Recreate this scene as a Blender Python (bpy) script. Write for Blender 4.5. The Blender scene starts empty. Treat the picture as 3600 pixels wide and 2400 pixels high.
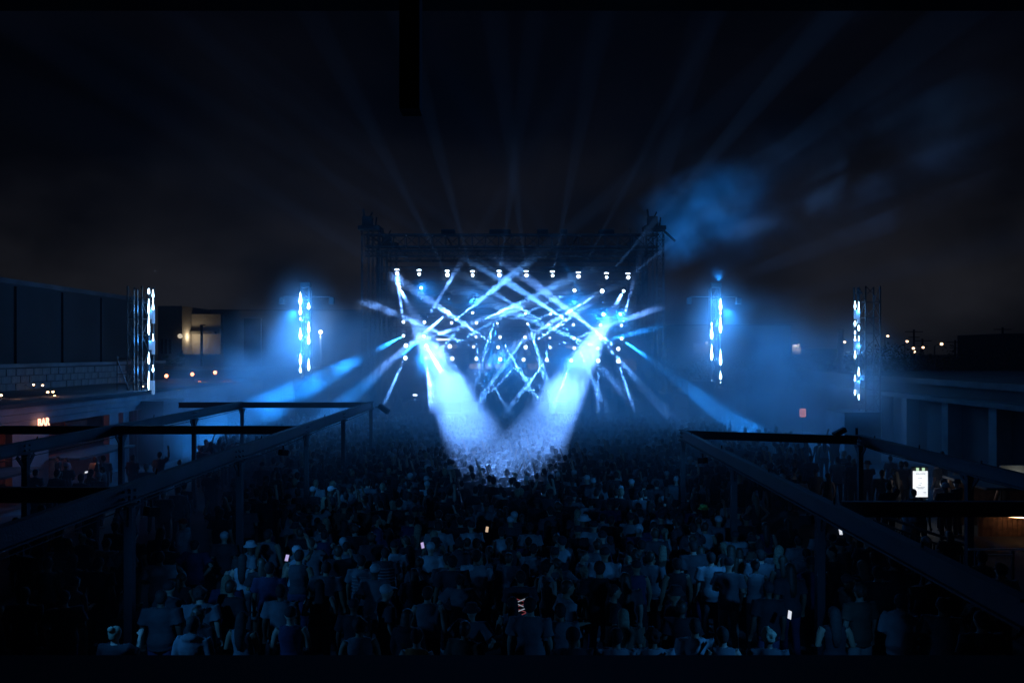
import bpy, bmesh, math, random
from mathutils import Vector, Matrix, noise
S = bpy.context.scene
COL = S.collection
R = math.radians
rng = random.Random(7)

# ------------------------------------------------------------------ camera
cam = bpy.data.cameras.new('camera')
cam_o = bpy.data.objects.new('camera', cam)
COL.objects.link(cam_o)
cam.lens = 28; cam.sensor_width = 36; cam.shift_y = 40 / 3600
cam.clip_start = 0.1; cam.clip_end = 3000
cam_o.location = (0, 0, 6); cam_o.rotation_euler = (math.pi / 2, 0, 0)
S.camera = cam_o
F, CX, HY, CH = 2800.0, 1800.0, 1240.0, 6.0


def at(px, py, d):
    """a point d metres out, seen at this place of the 3600 x 2400 photograph"""
    return Vector(((px - CX) / F * d, d, CH + (HY - py) / F * d))


# ------------------------------------------------------------------ render, world
S.render.engine = 'CYCLES'
S.cycles.use_denoising = True
try:
    S.cycles.denoiser = 'OPENIMAGEDENOISE'
except Exception:
    pass
S.cycles.max_bounces = 4
S.cycles.diffuse_bounces = 2
S.cycles.glossy_bounces = 1
S.cycles.transmission_bounces = 2
S.cycles.volume_bounces = 0
S.cycles.transparent_max_bounces = 8
S.cycles.use_light_tree = True
S.cycles.use_adaptive_sampling = False
S.cycles.volume_max_steps = 128
S.cycles.volume_step_rate = 1.0
S.cycles.sample_clamp_direct = 0
S.cycles.sample_clamp_indirect = 4
S.view_settings.view_transform = 'Standard'
S.view_settings.look = 'None'
S.view_settings.gamma = 1
S.view_settings.use_curve_mapping = False
S.view_settings.exposure = 0.0

w = bpy.data.worlds.new('World')
S.world = w
w.use_nodes = True
nt = w.node_tree
nt.nodes.clear()
out = nt.nodes.new('ShaderNodeOutputWorld')
bg = nt.nodes.new('ShaderNodeBackground')
bg.inputs[1].default_value = 1.0
nt.links.new(bg.outputs[0], out.inputs[0])
tc = nt.nodes.new('ShaderNodeTexCoord')
sx = nt.nodes.new('ShaderNodeSeparateXYZ')
nt.links.new(tc.outputs['Generated'], sx.inputs[0])
cr = nt.nodes.new('ShaderNodeValToRGB')
e = cr.color_ramp.elements
e[0].position = 0.0; e[0].color = (.0092, .0096, .0122, 1)
e[1].position = 1.0; e[1].color = (.0002, .0002, .0004, 1)
for p, c in ((.08, (.0072, .0072, .0088)), (.17, (.0034, .0034, .0046)), (.27, (.0012, .0012, .0018)), (.42, (.0003, .0003, .0005))):
    k = e.new(p); k.color = (*c, 1)
nt.links.new(sx.outputs[2], cr.inputs[0])
nz = nt.nodes.new('ShaderNodeTexNoise')          # thin night cloud lit by the town
nz.inputs['Scale'].default_value = 4.0
nz.inputs['Detail'].default_value = 4
mp = nt.nodes.new('ShaderNodeMapping')
mp.inputs['Scale'].default_value = (1, 1, 1.6)
nt.links.new(tc.outputs['Generated'], mp.inputs[0])
nt.links.new(mp.outputs[0], nz.inputs['Vector'])
mr = nt.nodes.new('ShaderNodeMapRange')
mr.inputs[1].default_value = .35; mr.inputs[2].default_value = .7
mr.inputs[3].default_value = .3; mr.inputs[4].default_value = 1.9
nt.links.new(nz.outputs[0], mr.inputs[0])
mx = nt.nodes.new('ShaderNodeVectorMath'); mx.operation = 'SCALE'
nt.links.new(cr.outputs[0], mx.inputs[0]); nt.links.new(mr.outputs[0], mx.inputs['Scale'])
nt.links.new(mx.outputs[0], bg.inputs[0])


# ------------------------------------------------------------------ materials
def mat(name, col, rough=.8, metal=0., var=.25, scale=3., bump=.2, bscale=30.):
    m = bpy.data.materials.new(name)
    m.use_nodes = True
    t = m.node_tree
    b = t.nodes['Principled BSDF']
    b.inputs['Roughness'].default_value = rough
    b.inputs['Metallic'].default_value = metal
    tcn = t.nodes.new('ShaderNodeTexCoord')
    n = t.nodes.new('ShaderNodeTexNoise')
    n.inputs['Scale'].default_value = scale; n.inputs['Detail'].default_value = 5
    t.links.new(tcn.outputs['Object'], n.inputs['Vector'])
    r = t.nodes.new('ShaderNodeValToRGB')
    lo = tuple(max(0, c * (1 - var)) for c in col); hi = tuple(min(1, c * (1 + var)) for c in col)
    r.color_ramp.elements[0].position = .3; r.color_ramp.elements[0].color = (*lo, 1)
    r.color_ramp.elements[1].position = .7; r.color_ramp.elements[1].color = (*hi, 1)
    t.links.new(n.outputs[0], r.inputs[0]); t.links.new(r.outputs[0], b.inputs['Base Color'])
    if bump:
        n2 = t.nodes.new('ShaderNodeTexNoise'); n2.inputs['Scale'].default_value = bscale
        t.links.new(tcn.outputs['Object'], n2.inputs['Vector'])
        bp = t.nodes.new('ShaderNodeBump'); bp.inputs['Strength'].default_value = bump; bp.inputs['Distance'].default_value = .02
        t.links.new(n2.outputs[0], bp.inputs['Height']); t.links.new(bp.outputs[0], b.inputs['Normal'])
    return m


def glow(name, col, s):
    m = bpy.data.materials.new(name)
    m.use_nodes = True
    t = m.node_tree
    b = t.nodes['Principled BSDF']
    b.inputs['Base Color'].default_value = (.1, .1, .1, 1)
    b.inputs['Emission Color'].default_value = (*col, 1)
    b.inputs['Emission Strength'].default_value = s
    m.cycles.emission_sampling = 'NONE'
    return m


M = dict(
    asphalt=mat('asphalt', (.05, .05, .052), .85, var=.4, scale=.6, bump=.4, bscale=14),
    concrete=mat('concrete', (.10, .10, .098), .9, var=.3, scale=1.2),
    wall=mat('painted_block_wall', (.24, .24, .25), .85, var=.2, scale=.8),
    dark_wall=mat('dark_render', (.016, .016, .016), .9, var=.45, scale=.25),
    grey_wall=mat('grey_cladding', (.16, .155, .15), .9, var=.2, scale=.15),
    steel=mat('dark_painted_steel', (.14, .15, .17), .6, .3, var=.3, scale=2),
    frame=mat('pergola_steel', (.035, .037, .041), .7, .1, var=.35, scale=1.4, bump=.3),
    black=mat('matt_black', (.012, .012, .013), .8, var=.3),
    truss=mat('truss_aluminium', (.05, .055, .06), .5, .6, var=.2),
    block=mat('concrete_block', (.10, .095, .09), .9, var=.3, scale=5),
    wood=mat('wood_boards', (.16, .09, .05), .7, var=.4, scale=6),
    roof=mat('roof_felt', (.05, .05, .05), .9, var=.4, scale=.8),
    cloth=mat('black_drape', (.02, .02, .022), .95),
    leaf=mat('foliage', (.04, .06, .03), .8, var=.5, scale=2, bump=0),
    bark=mat('bark', (.08, .06, .05), .9),
    glass=mat('dark_glass', (.02, .02, .025), .15, bump=0),
    orange_cloth=mat('orange_brick', (.22, .10, .06), .8, var=.4, scale=5),
    lens=glow('lamp_lens', (.62, .8, 1.0), 14),
    lens_dim=glow('lamp_lens_dim', (.12, .35, .8), 1.6),
    tube=glow('led_tube', (.45, .75, 1.0), 16),
    tube_side=glow('dim_blue_glow', (.18, .42, .9), .5),
    bulb=glow('warm_bulb', (1.0, .52, .25), 9),
    red_lens=glow('red_lens', (1.0, .25, .1), 9),
    neon=glow('neon_tube', (1.0, .42, .26), 3.2),
    window_light=glow('lit_window', (1.0, .86, .66), .55),
    window_dim=glow('dim_window', (1.0, .86, .66), .08),
    screen=glow('lit_screen', (.92, .96, 1.0), .95),
    screen_mark=mat('screen_print', (.25, .27, .3), .6, bump=0),
    green_mark=glow('green_stripe', (.6, .9, .55), .8),
    red_panel=glow('red_sign_panel', (1.0, .38, .30), 1.3),
    street=glow('street_lamp_light', (1.0, .6, .35), 5),
    phone=glow('phone_screen', (.85, .9, 1.0), .8),
    phone_warm=glow('phone_screen_warm', (1.0, .7, .45), .6),
    phone_purple=glow('phone_screen_violet', (.65, .55, 1.0), .7),
    el_white=glow('light_cord_white', (.7, .8, 1.0), .35),
    el_red=glow('light_cord_red', (1.0, .2, .25), .16),
)


# ------------------------------------------------------------------ mesh helpers
class MB:
    def __init__(s):
        s.v = []; s.f = []

    def box(s, lo, hi):
        n = len(s.v)
        s.v += [(x, y, z) for x in (lo[0], hi[0]) for y in (lo[1], hi[1]) for z in (lo[2], hi[2])]
        s.f += [tuple(n + i for i in q) for q in ((0, 1, 3, 2), (4, 6, 7, 5), (0, 4, 5, 1), (2, 3, 7, 6), (0, 2, 6, 4), (1, 5, 7, 3))]
        return s

    def bar(s, a, b, w, h=None, up=(0, 0, 1)):
        a = Vector(a); b = Vector(b); h = h or w
        d = (b - a)
        if d.length < 1e-6: return s
        d.normalize()
        u = Vector(up)
        if abs(d.dot(u)) > .95: u = Vector((0, 1, 0))
        x = d.cross(u).normalized(); y = x.cross(d).normalized()
        n = len(s.v)
        for p in (a, b):
            for sx_, sy_ in ((-1, -1), (1, -1), (1, 1), (-1, 1)):
                s.v.append(tuple(p + x * sx_ * w / 2 + y * sy_ * h / 2))
        s.f += [tuple(n + i for i in q) for q in ((0, 3, 2, 1), (4, 5, 6, 7), (0, 1, 5, 4), (1, 2, 6, 5), (2, 3, 7, 6), (3, 0, 4, 7))]
        return s

    def tube(s, pts, rad, n=8, caps=True):
        """rings along a path; rad = list of radii or (rx, ry)"""
        pts = [Vector(p) for p in pts]
        base = len(s.v)
        for i, p in enumerate(pts):
            d = (pts[min(i + 1, len(pts) - 1)] - pts[max(i - 1, 0)])
            d = d.normalized() if d.length > 1e-9 else Vector((0, 0, 1))
            u = Vector((0, 1, 0)) if abs(d.z) > .8 else Vector((0, 0, 1))
            x = d.cross(u).normalized() if abs(d.z) <= .8 else u.cross(d).normalized()
            y = d.cross(x).normalized()
            r = rad[i]
            rx, ry = r if isinstance(r, tuple) else (r, r)
            for k in range(n):
                t = 2 * math.pi * k / n
                s.v.append(tuple(p + x * math.cos(t) * rx + y * math.sin(t) * ry))
        for i in range(len(pts) - 1):
            for k in range(n):
                a = base + i * n + k; b = base + i * n + (k + 1) % n
                s.f.append((a, b, b + n, a + n))
        if caps:
            s.f.append(tuple(base + k for k in range(n))[::-1])
            s.f.append(tuple(base + (len(pts) - 1) * n + k for k in range(n)))
        return s

    def ball(s, c, r, n=10, m=7):
        rx, ry, rz = r if isinstance(r, tuple) else (r, r, r)
        c = Vector(c)
        b = len(s.v)
        s.v.append((c.x, c.y, c.z - rz))
        for i in range(1, m):
            ph = -math.pi / 2 + math.pi * i / m
            for k in range(n):
                t = 2 * math.pi * k / n
                s.v.append((c.x + rx * math.cos(ph) * math.cos(t), c.y + ry * math.cos(ph) * math.sin(t), c.z + rz * math.sin(ph)))
        s.v.append((c.x, c.y, c.z + rz))
        top = len(s.v) - 1
        for k in range(n):
            s.f.append((b, b + 1 + (k + 1) % n, b + 1 + k))
            s.f.append((top, top - n + k, top - n + (k + 1) % n))
        for i in range(m - 2):
            for k in range(n):
                a = b + 1 + i * n + k; d = b + 1 + i * n + (k + 1) % n
                s.f.append((a, d, d + n, a + n))
        return s

    def lattice(s, a, b, wd, step=.6, r=.05, rb=.025, side=(0, 1, 0)):
        """box truss between a and b"""
        a = Vector(a); b = Vector(b); d = b - a; L = d.length; d.normalize()
        x = Vector(side); x = (x - d * x.dot(d)).normalized(); y = d.cross(x).normalized()
        cs = [(x * i + y * j) * wd / 2 for i, j in ((-1, -1), (1, -1), (1, 1), (-1, 1))]
        for c in cs: s.bar(a + c, b + c, r)
        n = max(1, int(L / step))
        for i in range(n):
            p = a + d * (L * i / n); q = a + d * (L * (i + 1) / n)
            for k in range(4):
                c0, c1 = cs[k], cs[(k + 1) % 4]
                if i % 2: c0, c1 = c1, c0
                s.bar(p + c0, q + c1, rb)
                s.bar(p + c0, p + c1, rb)
        return s

    def mesh(s, name, material=None, smooth=False):
        me = bpy.data.meshes.new(name)
        me.from_pydata(s.v, [], s.f)
        if material: me.materials.append(material)
        if smooth: me.polygons.foreach_set('use_smooth', [True] * len(me.polygons))
        me.update()
        return me

    def build(s, name, material, parent=None, smooth=False, loc=None):
        me = s.mesh(name, material, smooth)
        o = bpy.data.objects.new(name, me)
        COL.objects.link(o)
        if parent is not None:
            o.parent = parent
            # vertices are given in world space: bring them into the parent's space
            me.transform(parent_world(parent).inverted())
        return o


def parent_world(p):
    m = Matrix.LocRotScale(p.location, p.rotation_euler, p.scale)
    while p.parent:
        p = p.parent
        m = Matrix.LocRotScale(p.location, p.rotation_euler, p.scale) @ m
    return m


def tag(o, label, cat, group=None, kind=None):
    if label: o['label'] = label
    if cat: o['category'] = cat
    if group: o['group'] = group
    if kind: o['kind'] = kind
    return o


def thing(name, label, cat, loc=(0, 0, 0), rz=0, group=None):
    o = bpy.data.objects.new(name, None)
    COL.objects.link(o)
    o.empty_display_size = .1
    o.location = loc; o.rotation_euler = (0, 0, rz)
    return tag(o, label, cat, group)


def struct(o):
    o['kind'] = 'structure'
    return o


def copy_tree(o, parent=None):
    c = o.copy()
    COL.objects.link(c)
    c.parent = parent
    for ch in list(o.children): copy_tree(ch, c)
    return c


ORD = ['', 'second ', 'third ', 'fourth ', 'fifth ', 'sixth ', 'seventh ', 'eighth ', 'ninth ', 'tenth ', 'eleventh ', 'twelfth ', 'thirteenth ', 'fourteenth ', 'fifteenth ', 'sixteenth ']


def nth(i, n, side='left', other='right'):
    """'leftmost', 'second from left' ... 'rightmost'"""
    if i == 0: return side + 'most'
    if i == n - 1: return other + 'most'
    if i < n / 2: return ORD[i] + 'from ' + side
    return (ORD[n - 1 - i]) + 'from ' + other


def light(name, kind, loc, energy, col, parent=None, size=.05, target=None, angle=None, blend=.3):
    l = bpy.data.lights.new(name, kind)
    l.energy = energy; l.color = col; l.shadow_soft_size = size
    o = bpy.data.objects.new(name, l)
    COL.objects.link(o)
    mw = Matrix.Translation(loc)
    if kind == 'SPOT':
        l.spot_size = R(angle); l.spot_blend = blend
        q = (Vector(target) - Vector(loc)).to_track_quat('-Z', 'Y')
        mw = Matrix.Translation(loc) @ q.to_matrix().to_4x4()
    if parent is not None:
        o.parent = parent
        mw = parent_world(parent).inverted() @ mw
    o.matrix_local = mw
    return o


# ------------------------------------------------------------------ haze and smoke
def volume_mat(name, dens, noise_scale=None, lo=.45, hi=.7, aniso=.25, stretch=(1, 1, 1), step=1.0, base=0., fall=True, seed=0., detail=3):
    m = bpy.data.materials.new(name)
    m.use_nodes = True
    t = m.node_tree
    t.nodes.clear()
    o = t.nodes.new('ShaderNodeOutputMaterial')
    pv = t.nodes.new('ShaderNodeVolumePrincipled')
    t.links.new(pv.outputs[0], o.inputs['Volume'])
    pv.inputs['Color'].default_value = (.9, .92, .95, 1)
    pv.inputs['Density'].default_value = dens
    pv.inputs['Anisotropy'].default_value = aniso
    m.cycles.volume_sampling = 'EQUIANGULAR'
    if noise_scale:
        m.cycles.volume_step_rate = step
        tcn = t.nodes.new('ShaderNodeTexCoord')
        geo = t.nodes.new('ShaderNodeNewGeometry')
        mpn = t.nodes.new('ShaderNodeMapping')
        mpn.inputs['Scale'].default_value = stretch
        mpn.inputs['Location'].default_value = (seed, seed * 1.7, seed * .6)
        t.links.new(geo.outputs['Position'], mpn.inputs[0])
        n = t.nodes.new('ShaderNodeTexNoise')
        n.inputs['Scale'].default_value = noise_scale
        n.inputs['Detail'].default_value = detail
        n.inputs['Distortion'].default_value = .4
        t.links.new(mpn.outputs[0], n.inputs['Vector'])
        r = t.nodes.new('ShaderNodeMapRange')
        r.inputs[1].default_value = lo; r.inputs[2].default_value = hi
        r.inputs[3].default_value = base; r.inputs[4].default_value = dens
        r.interpolation_type = 'SMOOTHSTEP'
        t.links.new(n.outputs[0], r.inputs[0])
        res = r.outputs[0]
        if fall:
            ln = t.nodes.new('ShaderNodeVectorMath'); ln.operation = 'LENGTH'
            t.links.new(tcn.outputs['Object'], ln.inputs[0])
            r2 = t.nodes.new('ShaderNodeMapRange')
            r2.inputs[1].default_value = 1.0; r2.inputs[2].default_value = .25
            r2.inputs[3].default_value = 0; r2.inputs[4].default_value = 1
            r2.interpolation_type = 'SMOOTHSTEP'
            t.links.new(ln.outputs['Value'], r2.inputs[0])
            mu = t.nodes.new('ShaderNodeMath'); mu.operation = 'MULTIPLY'
            t.links.new(res, mu.inputs[0]); t.links.new(r2.outputs[0], mu.inputs[1])
            res = mu.outputs[0]
        t.links.new(res, pv.inputs['Density'])
    return m


def cloud(label, c, rad, dens, ns, lo=.4, hi=.65, seed=0., group=None, tilt=0, stretch=(1, 1, 1), step=1.0, base=0., **k):
    """a body of drifting smoke, an ellipsoid whose density thins to nothing at its edge"""
    me = MB().ball((0, 0, 0), 1.0, 24, 14).mesh('smoke_cloud', volume_mat('smoke', dens, ns, lo, hi, seed=seed, stretch=stretch, step=step, base=base, **k))
    o = bpy.data.objects.new('smoke_cloud', me)
    COL.objects.link(o)
    o.location = c; o.scale = rad; o.rotation_euler = (0, tilt, 0)
    return tag(o, label, 'smoke', group or 'smoke drifting over the crowd', 'stuff')


hz = MB().box((-900, -8, -1), (900, 1500, 30)).build('haze', volume_mat('haze', .00048))
hz['kind'] = 'stuff'; hz['label'] = 'thin night haze over the whole venue'
cloud('bright patchy smoke hanging in front of the stage lamps', (0, 60, 6.3), (14.5, 5.5, 7.4), .24, .25, .42, .66, seed=3.1, base=.075, step=.5)
cloud('wide blue smoke bank hanging over the middle of the crowd', (1, 42, 3.5), (17, 17, 8), .12, .3, .42, .64, seed=8.3, base=.012)
cloud('dense blue smoke rolling out behind the left pergola', at(960, 1370, 47), (9, 9, 5.2), .2, .3, .42, .62, seed=1.7, tilt=-.25, base=.004)
cloud('low blue haze lying over the whole crowd', (0, 41, 1.5), (30, 22, 4.5), .04, .25, .4, .64, seed=12.1, base=.01)
cloud('billowing blue smoke leaning up behind the far left light tower', at(1010, 1240, 57), (7, 4, 5.5), .28, .28, .42, .64, seed=7.7, tilt=-.4)
cloud('bright low smoke beside the left platform behind pergola posts', at(790, 1500, 40), (4.8, 4, 2.8), .24, .35, .3, .6, seed=5.5, base=.02)
cloud('blue smoke standing between the two right light towers', at(2740, 1400, 44), (9, 9, 6.6), .2, .24, .42, .64, seed=6.2, tilt=.35, base=.004)
cloud('drifting smoke plume glowing blue above the right stage corner', at(2400, 775, 65), (9, 5.5, 4.0), .55, .3, .40, .64, seed=2.4, tilt=-.5)
cloud('faint high smoke trail spreading across the right sky', at(2950, 600, 60), (17, 9, 8), .055, .2, .45, .68, seed=4.4, tilt=-.35)
cloud('thin low smoke on the ground under the left pergola', at(600, 1820, 24), (7, 7, 2.6), .03, .3, .35, .65, seed=9.1)

PUFFS = [(380, 575, .9, .9, 1.4, 'around the leftmost second-bar lamp'), (760, 545, 1.1, .9, 1.2, 'below the third top lamp from left'), (1180, 590, 2.0, .9, .8, 'below the middle of the top bar'), (250, 750, 2.2, 1, 1.0, 'at the left edge of the stage grid'),
         (730, 765, 1.3, 1, 1.3, 'left of the brightest beam'), (2010, 575, .9, .9, 1.3, 'above the rightmost second-bar lamp'), (2080, 785, 2.3, 1, .9, 'at the right edge of the stage grid'), (1480, 590, 2.4, 1, 1.0, 'right below the top bar'),
         (1330, 675, .8, .8, .7, 'small one at the upper centre'), (485, 800, .8, .9, 1.6, 'in the left beam just under its lamp'), (640, 1190, 2.2, 1.4, 2.6, 'largest, in the left beam over the deck'), (1590, 800, 2.6, 1.1, 1.4, 'where the right beams cross'),
         (690, 880, 1.2, .9, .9, 'low left of the brightest beam'), (1840, 830, 1.2, 1, 1.8, 'in the rightmost bright beam'), (880, 900, 2.0, 1, 1.3, 'along the brightest beam'), (1180, 780, 1.8, 1, .9, 'at the very centre of the grid')]
for i, (px, py, rx, ry, rz_, lab) in enumerate(PUFFS):
    cloud('bright smoke puff in the stage beams, ' + lab, at(1200 + px / 1.96, 700 + py / 1.96, 59.6 + (i % 3) * .4), (rx, ry, rz_), .55, .9, .3, .62, seed=i * 1.3, group='smoke puffs in the stage beams', step=1.5, detail=2, base=.06) if i != 10 else cloud('white hot smoke burst in the left beam over the deck', at(1525, 1300, 58.6), (1.7, 1.2, 3.4), 1.8, .7, .3, .62, seed=2.2, group='smoke puffs in the stage beams', step=1.2, detail=2, base=.3)

# ------------------------------------------------------------------ ground
struct(MB().box((-1500, -30, -.5), (1500, 2500, 0)).build('ground', M['asphalt']))
for i, (x0, x1, y0, y1) in enumerate(((-60, 60, 5, 15.3), (-60, 60, 15.3, 16.5), (-60, 60, 16.5, 17.7))):
    struct(MB().box((x0, y0, .002), (x1, y1 - .02, .30 - .1 * i)).build('terrace_step', M['concrete']))


def ground_z(y):
    return .3 if y < 15.3 else .2 if y < 16.5 else .1 if y < 17.7 else 0


# ------------------------------------------------------------------ stage
ST = 60.0
stage = thing('concert_stage', 'large black truss stage with open lighting grid behind the crowd', 'stage', (0, ST + 5, 0))
MB().box((-11, ST - .5, 0), (11, ST + 12, 1.5)).build('deck', M['black'], stage)
MB().box((-11.2, ST - .62, 0), (11.2, ST - .5, 1.46)).build('skirt', M['cloth'], stage)
for (xx, yy) in ((-10.7, ST), (10.7, ST), (-10.7, ST + 9), (10.7, ST + 9)):
    m = MB()
    m.lattice((xx - .35, yy, 0), (xx - .35, yy, 15.6), .5, .7)
    m.lattice((xx + .45, yy, 0), (xx + .45, yy, 15.2), .5, .7)
    m.build('tower_truss', M['truss'], stage)
    m = MB()
    m.box((xx - .8, yy - .6, 15.2), (xx + .8, yy + .6, 15.5)).box((xx - .5, yy - .5, 15.5), (xx + .2, yy + .3, 16.2))
    m.bar((xx - .4, yy, 16), (xx - .5, yy, 16.8), .12).bar((xx - .1, yy, 16), (xx + .2, yy, 16.6), .1).bar((xx + .4, yy, 15.4), (xx + .5, yy, 16.2), .1)
    m.bar((xx + .5, yy, 15.4), (xx + 1.6, yy, 14.4), .15)
    m.build('motor_head', M['black'], stage)
for yy, zz in ((ST, 14.4), (ST + 9, 14.4)):
    MB().lattice((-11, yy, zz), (11, yy, zz), .9, 1.0, .09, .05).build('roof_truss', M['truss'], stage)
MB().lattice((-11, ST - .1, 13.45), (11, ST - .1, 13.45), .4, .5, .07, .035).build('roof_truss', M['truss'], stage)
for xx in (-10.7, -5, 0, 5, 10.7):
    MB().lattice((xx, ST + .5, 14.9), (xx, ST + 8.5, 14.9), .4, 1.0, .07, .035).build('roof_truss', M['truss'], stage)
for xx, w_ in ((-4.8, 1.0), (-.9, 1.6), (2.3, .8), (3.9, .5), (7.1, 1.1)):
    MB().box((xx - w_ / 2, ST - .3, 14.86), (xx + w_ / 2, ST + .5, 15.25)).build('chain_motor', M['black'], stage)
# speaker hangs either side
for sgn in (-1, 1):
    m = MB()
    for k in range(9):
        m.box((sgn * 9.1 - .5, ST - .9 + k * .03, 12.6 - k * .42), (sgn * 9.1 + .5, ST - .1 + k * .03, 12.98 - k * .42))

# lamps: rows read off the photograph (crop coordinates), distance of the bar
Z = lambda x, y: (1200 + x / 1.96, 700 + y / 1.96)
ROWS = [
    ('top bar', 58.9, [(385, 513), (537, 517), (731, 522), (905, 525), (1088, 523), (1275, 525), (1456, 527), (1634, 533), (1828, 538), (1977, 540)]),
    ('second bar', 60, [(402, 607), (550, 611), (1606, 630), (1797, 633), (1945, 633)]),
    ('small third bar', 60.2, [(550, 687), (740, 688), (916, 690), (1261, 698), (1438, 702), (1609, 706), (1802, 710)]),
    ('fourth bar', 60, [(737, 781), (905, 783), (1080, 787), (1269, 788), (1443, 790), (1806, 795), (1923, 795)]),
    ('fifth bar', 60, [(428, 846), (573, 848), (760, 852), (931, 853), (1075, 856), (1283, 859), (1427, 862), (1599, 865), (1787, 867), (1931, 870)]),
    ('sixth bar', 60, [(428, 941), (571, 944), (928, 948), (1094, 951), (1265, 951), (1436, 955), (1605, 957), (1785, 958), (1931, 960)]),
    ('seventh bar', 60, [(445, 1008), (586, 1011), (747, 1014), (912, 1017), (1080, 1019), (1270, 1019), (1438, 1022), (1605, 1025), (1766, 1028), (1908, 1031)]),
    ('lowest bar', 60, [(441, 1094), (582, 1096), (764, 1098), (930, 1100), (1095, 1103), (1256, 1105), (1417, 1108), (1585, 1111), (1769, 1113), (1908, 1115)]),
]
WH = (.14, .36, 1.0)
BL = (.015, .27, 1.0)
MID = (.11, .37, 1.0)
# beams: (row, lamp index): (target crop point, target distance, cone deg, power, colour, blend)
K = 2.2
BEAMS = {
    (0, 0): ((120, 280), 58, 4, 7, BL, .6), (0, 1): ((200, 150), 56, 4, 14, BL, .6),
    (0, 2): ((470, 20), 52, 4.2, 21, MID, .5), (0, 3): ((760, 0), 52, 4.2, 21, MID, .5),
    (0, 4): ((1150, 80), 53, 4, 19, MID, .5), (0, 5): ((1215, 50), 52, 4, 21, MID, .5),
    (0, 6): ((1550, 30), 52, 4, 19, MID, .5), (0, 7): ((1800, 220), 57, 4.2, 28, MID, .5),
    (0, 8): ((2130, 190), 54, 4, 70, MID, .3), (0, 9): ((2250, 320), 54, 4, 62, MID, .3),
    (1, 0): ((1005, 1842), 31, 5.8, 213, WH, .8), (1, 4): ((1247, 1842), 31, 5.8, 193, WH, .7),
    (1, 2): ((1280, 780), 59.3, 3.5, 45, MID, .3), (1, 3): ((1450, 850), 59.3, 5.5, 105, WH, .4),
    (3, 1): ((830, 870), 59.3, 4.9, 25, MID, .3), (3, 2): ((950, 1160), 58, 7, 49, MID, .5),
    (3, 3): ((1390, 1180), 58, 6.5, 54, MID, .5), (3, 4): ((1640, 1000), 59.3, 5.9, 94, MID, .4),
    (4, 0): ((388, 560), 59.3, 7, 24, WH, .5), (4, 1): ((755, 550), 59.3, 6, 24, WH, .5),
    (4, 2): ((1060, 615), 59.3, 6.4, 81, MID, .4), (4, 3): ((1260, 700), 59.3, 5.4, 81, MID, .4),
    (4, 5): ((1560, 740), 59.3, 4.9, 42, MID, .4), (4, 6): ((1160, 710), 59.3, 4.9, 38, MID, .4),
    (4, 7): ((1190, 600), 59.3, 6.9, 94, MID, .4), (4, 8): ((1680, 690), 59.3, 5.4, 16, BL, .4),
    (4, 9): ((2020, 540), 59.3, 7, 54, WH, .5),
    (5, 0): ((-860, 1620), 41, 7.5, 72, BL, .8), (5, 1): ((60, 1370), 50, 6, 45, BL, .8),
    (5, 2): ((955, 1310), 60.1, 6.5, 92, MID, .4), (5, 3): ((1320, 1330), 60.1, 6, 92, MID, .5),
    (5, 4): ((990, 1330), 60.1, 6, 70, MID, .5), (5, 5): ((1375, 1310), 60.1, 6.5, 107, MID, .4),
    (5, 6): ((1800, 1400), 60.1, 6.9, 123, MID, .4), (5, 7): ((2130, 1350), 56, 6.4, 88, MID, .5),
    (5, 8): ((2900, 1680), 45, 6.4, 99, BL, .7),
    (6, 0): ((1000, 820), 59.3, 4.2, 87, WH, .4), (6, 2): ((1470, 600), 59.3, 6, 44, MID, .6), (6, 3): ((250, 740), 59.3, 5, 51, WH, .4),
    (6, 4): ((640, 720), 59.3, 5.6, 118, WH, .35), (6, 5): ((1640, 770), 57.2, 5, 118, WH, .35),
    (6, 6): ((2080, 785), 59.3, 4.2, 87, WH, .4), (6, 7): ((2400, 830), 56, 5, 118, BL, .6),
    (6, 8): ((1480, 905), 59, 5.5, 90, MID, .4), (6, 9): ((1520, 730), 59.3, 5.6, 118, WH, .35),
    (7, 0): ((380, 1225), 59.3, 5, 73, MID, .3), (7, 2): ((826, 1240), 59.3, 5, 55, MID, .3),
    (7, 3): ((1025, 1250), 59.3, 5, 46, MID, .3), (7, 4): ((1240, 1200), 59.3, 5, 27, MID, .3),
    (7, 5): ((1120, 1235), 59.3, 5, 27, MID, .3), (7, 6): ((1318, 1235), 59.3, 5.5, 64, MID, .3),
    (7, 7): ((1530, 1255), 59.3, 6, 82, MID, .3), (7, 8): ((1770, 1250), 59.3, 5, 64, MID, .3),
    (7, 9): ((1955, 1262), 59.3, 5.5, 91, MID, .3),
    (4, 4): ((1000, 1250), 59, 6.4, 25, BL, .5), (3, 0): ((560, 930), 59.3, 7, 108, WH, .6),
    (1, 1): ((800, 740), 59.3, 3, 6, BL, .5),
    (6, 1): ((760, 1300), 56, 9, 135, WH, .8),
    (7, 1): ((612, 1300), 59, 11, 60, WH, .5),
}
RX = {'top bar': (-10.4, 10.4)}
for ri, (rname, d, pts) in enumerate(ROWS):
    mid = at(*Z(*pts[len(pts) // 2]), d)
    zz = mid.z + (.62 if ri else .5)
    if ri == 7: zz = mid.z + .55
    MB().lattice((-10.2, d + .62, zz), (10.2, d + .62, zz), .34, .6, .05, .025).build('light_bar', M['truss'], stage)
MB().box((-10.1, 62.4, 5.95), (10.1, 62.7, 6.35)).build('cable_tray', M['black'], stage)
for xx in (-10.3, 10.3):
    for yy in (61, 63, 65.5):
        MB().bar((xx, yy, 1.5), (xx, yy, 14), .16).build('side_post', M['truss'], stage)

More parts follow.
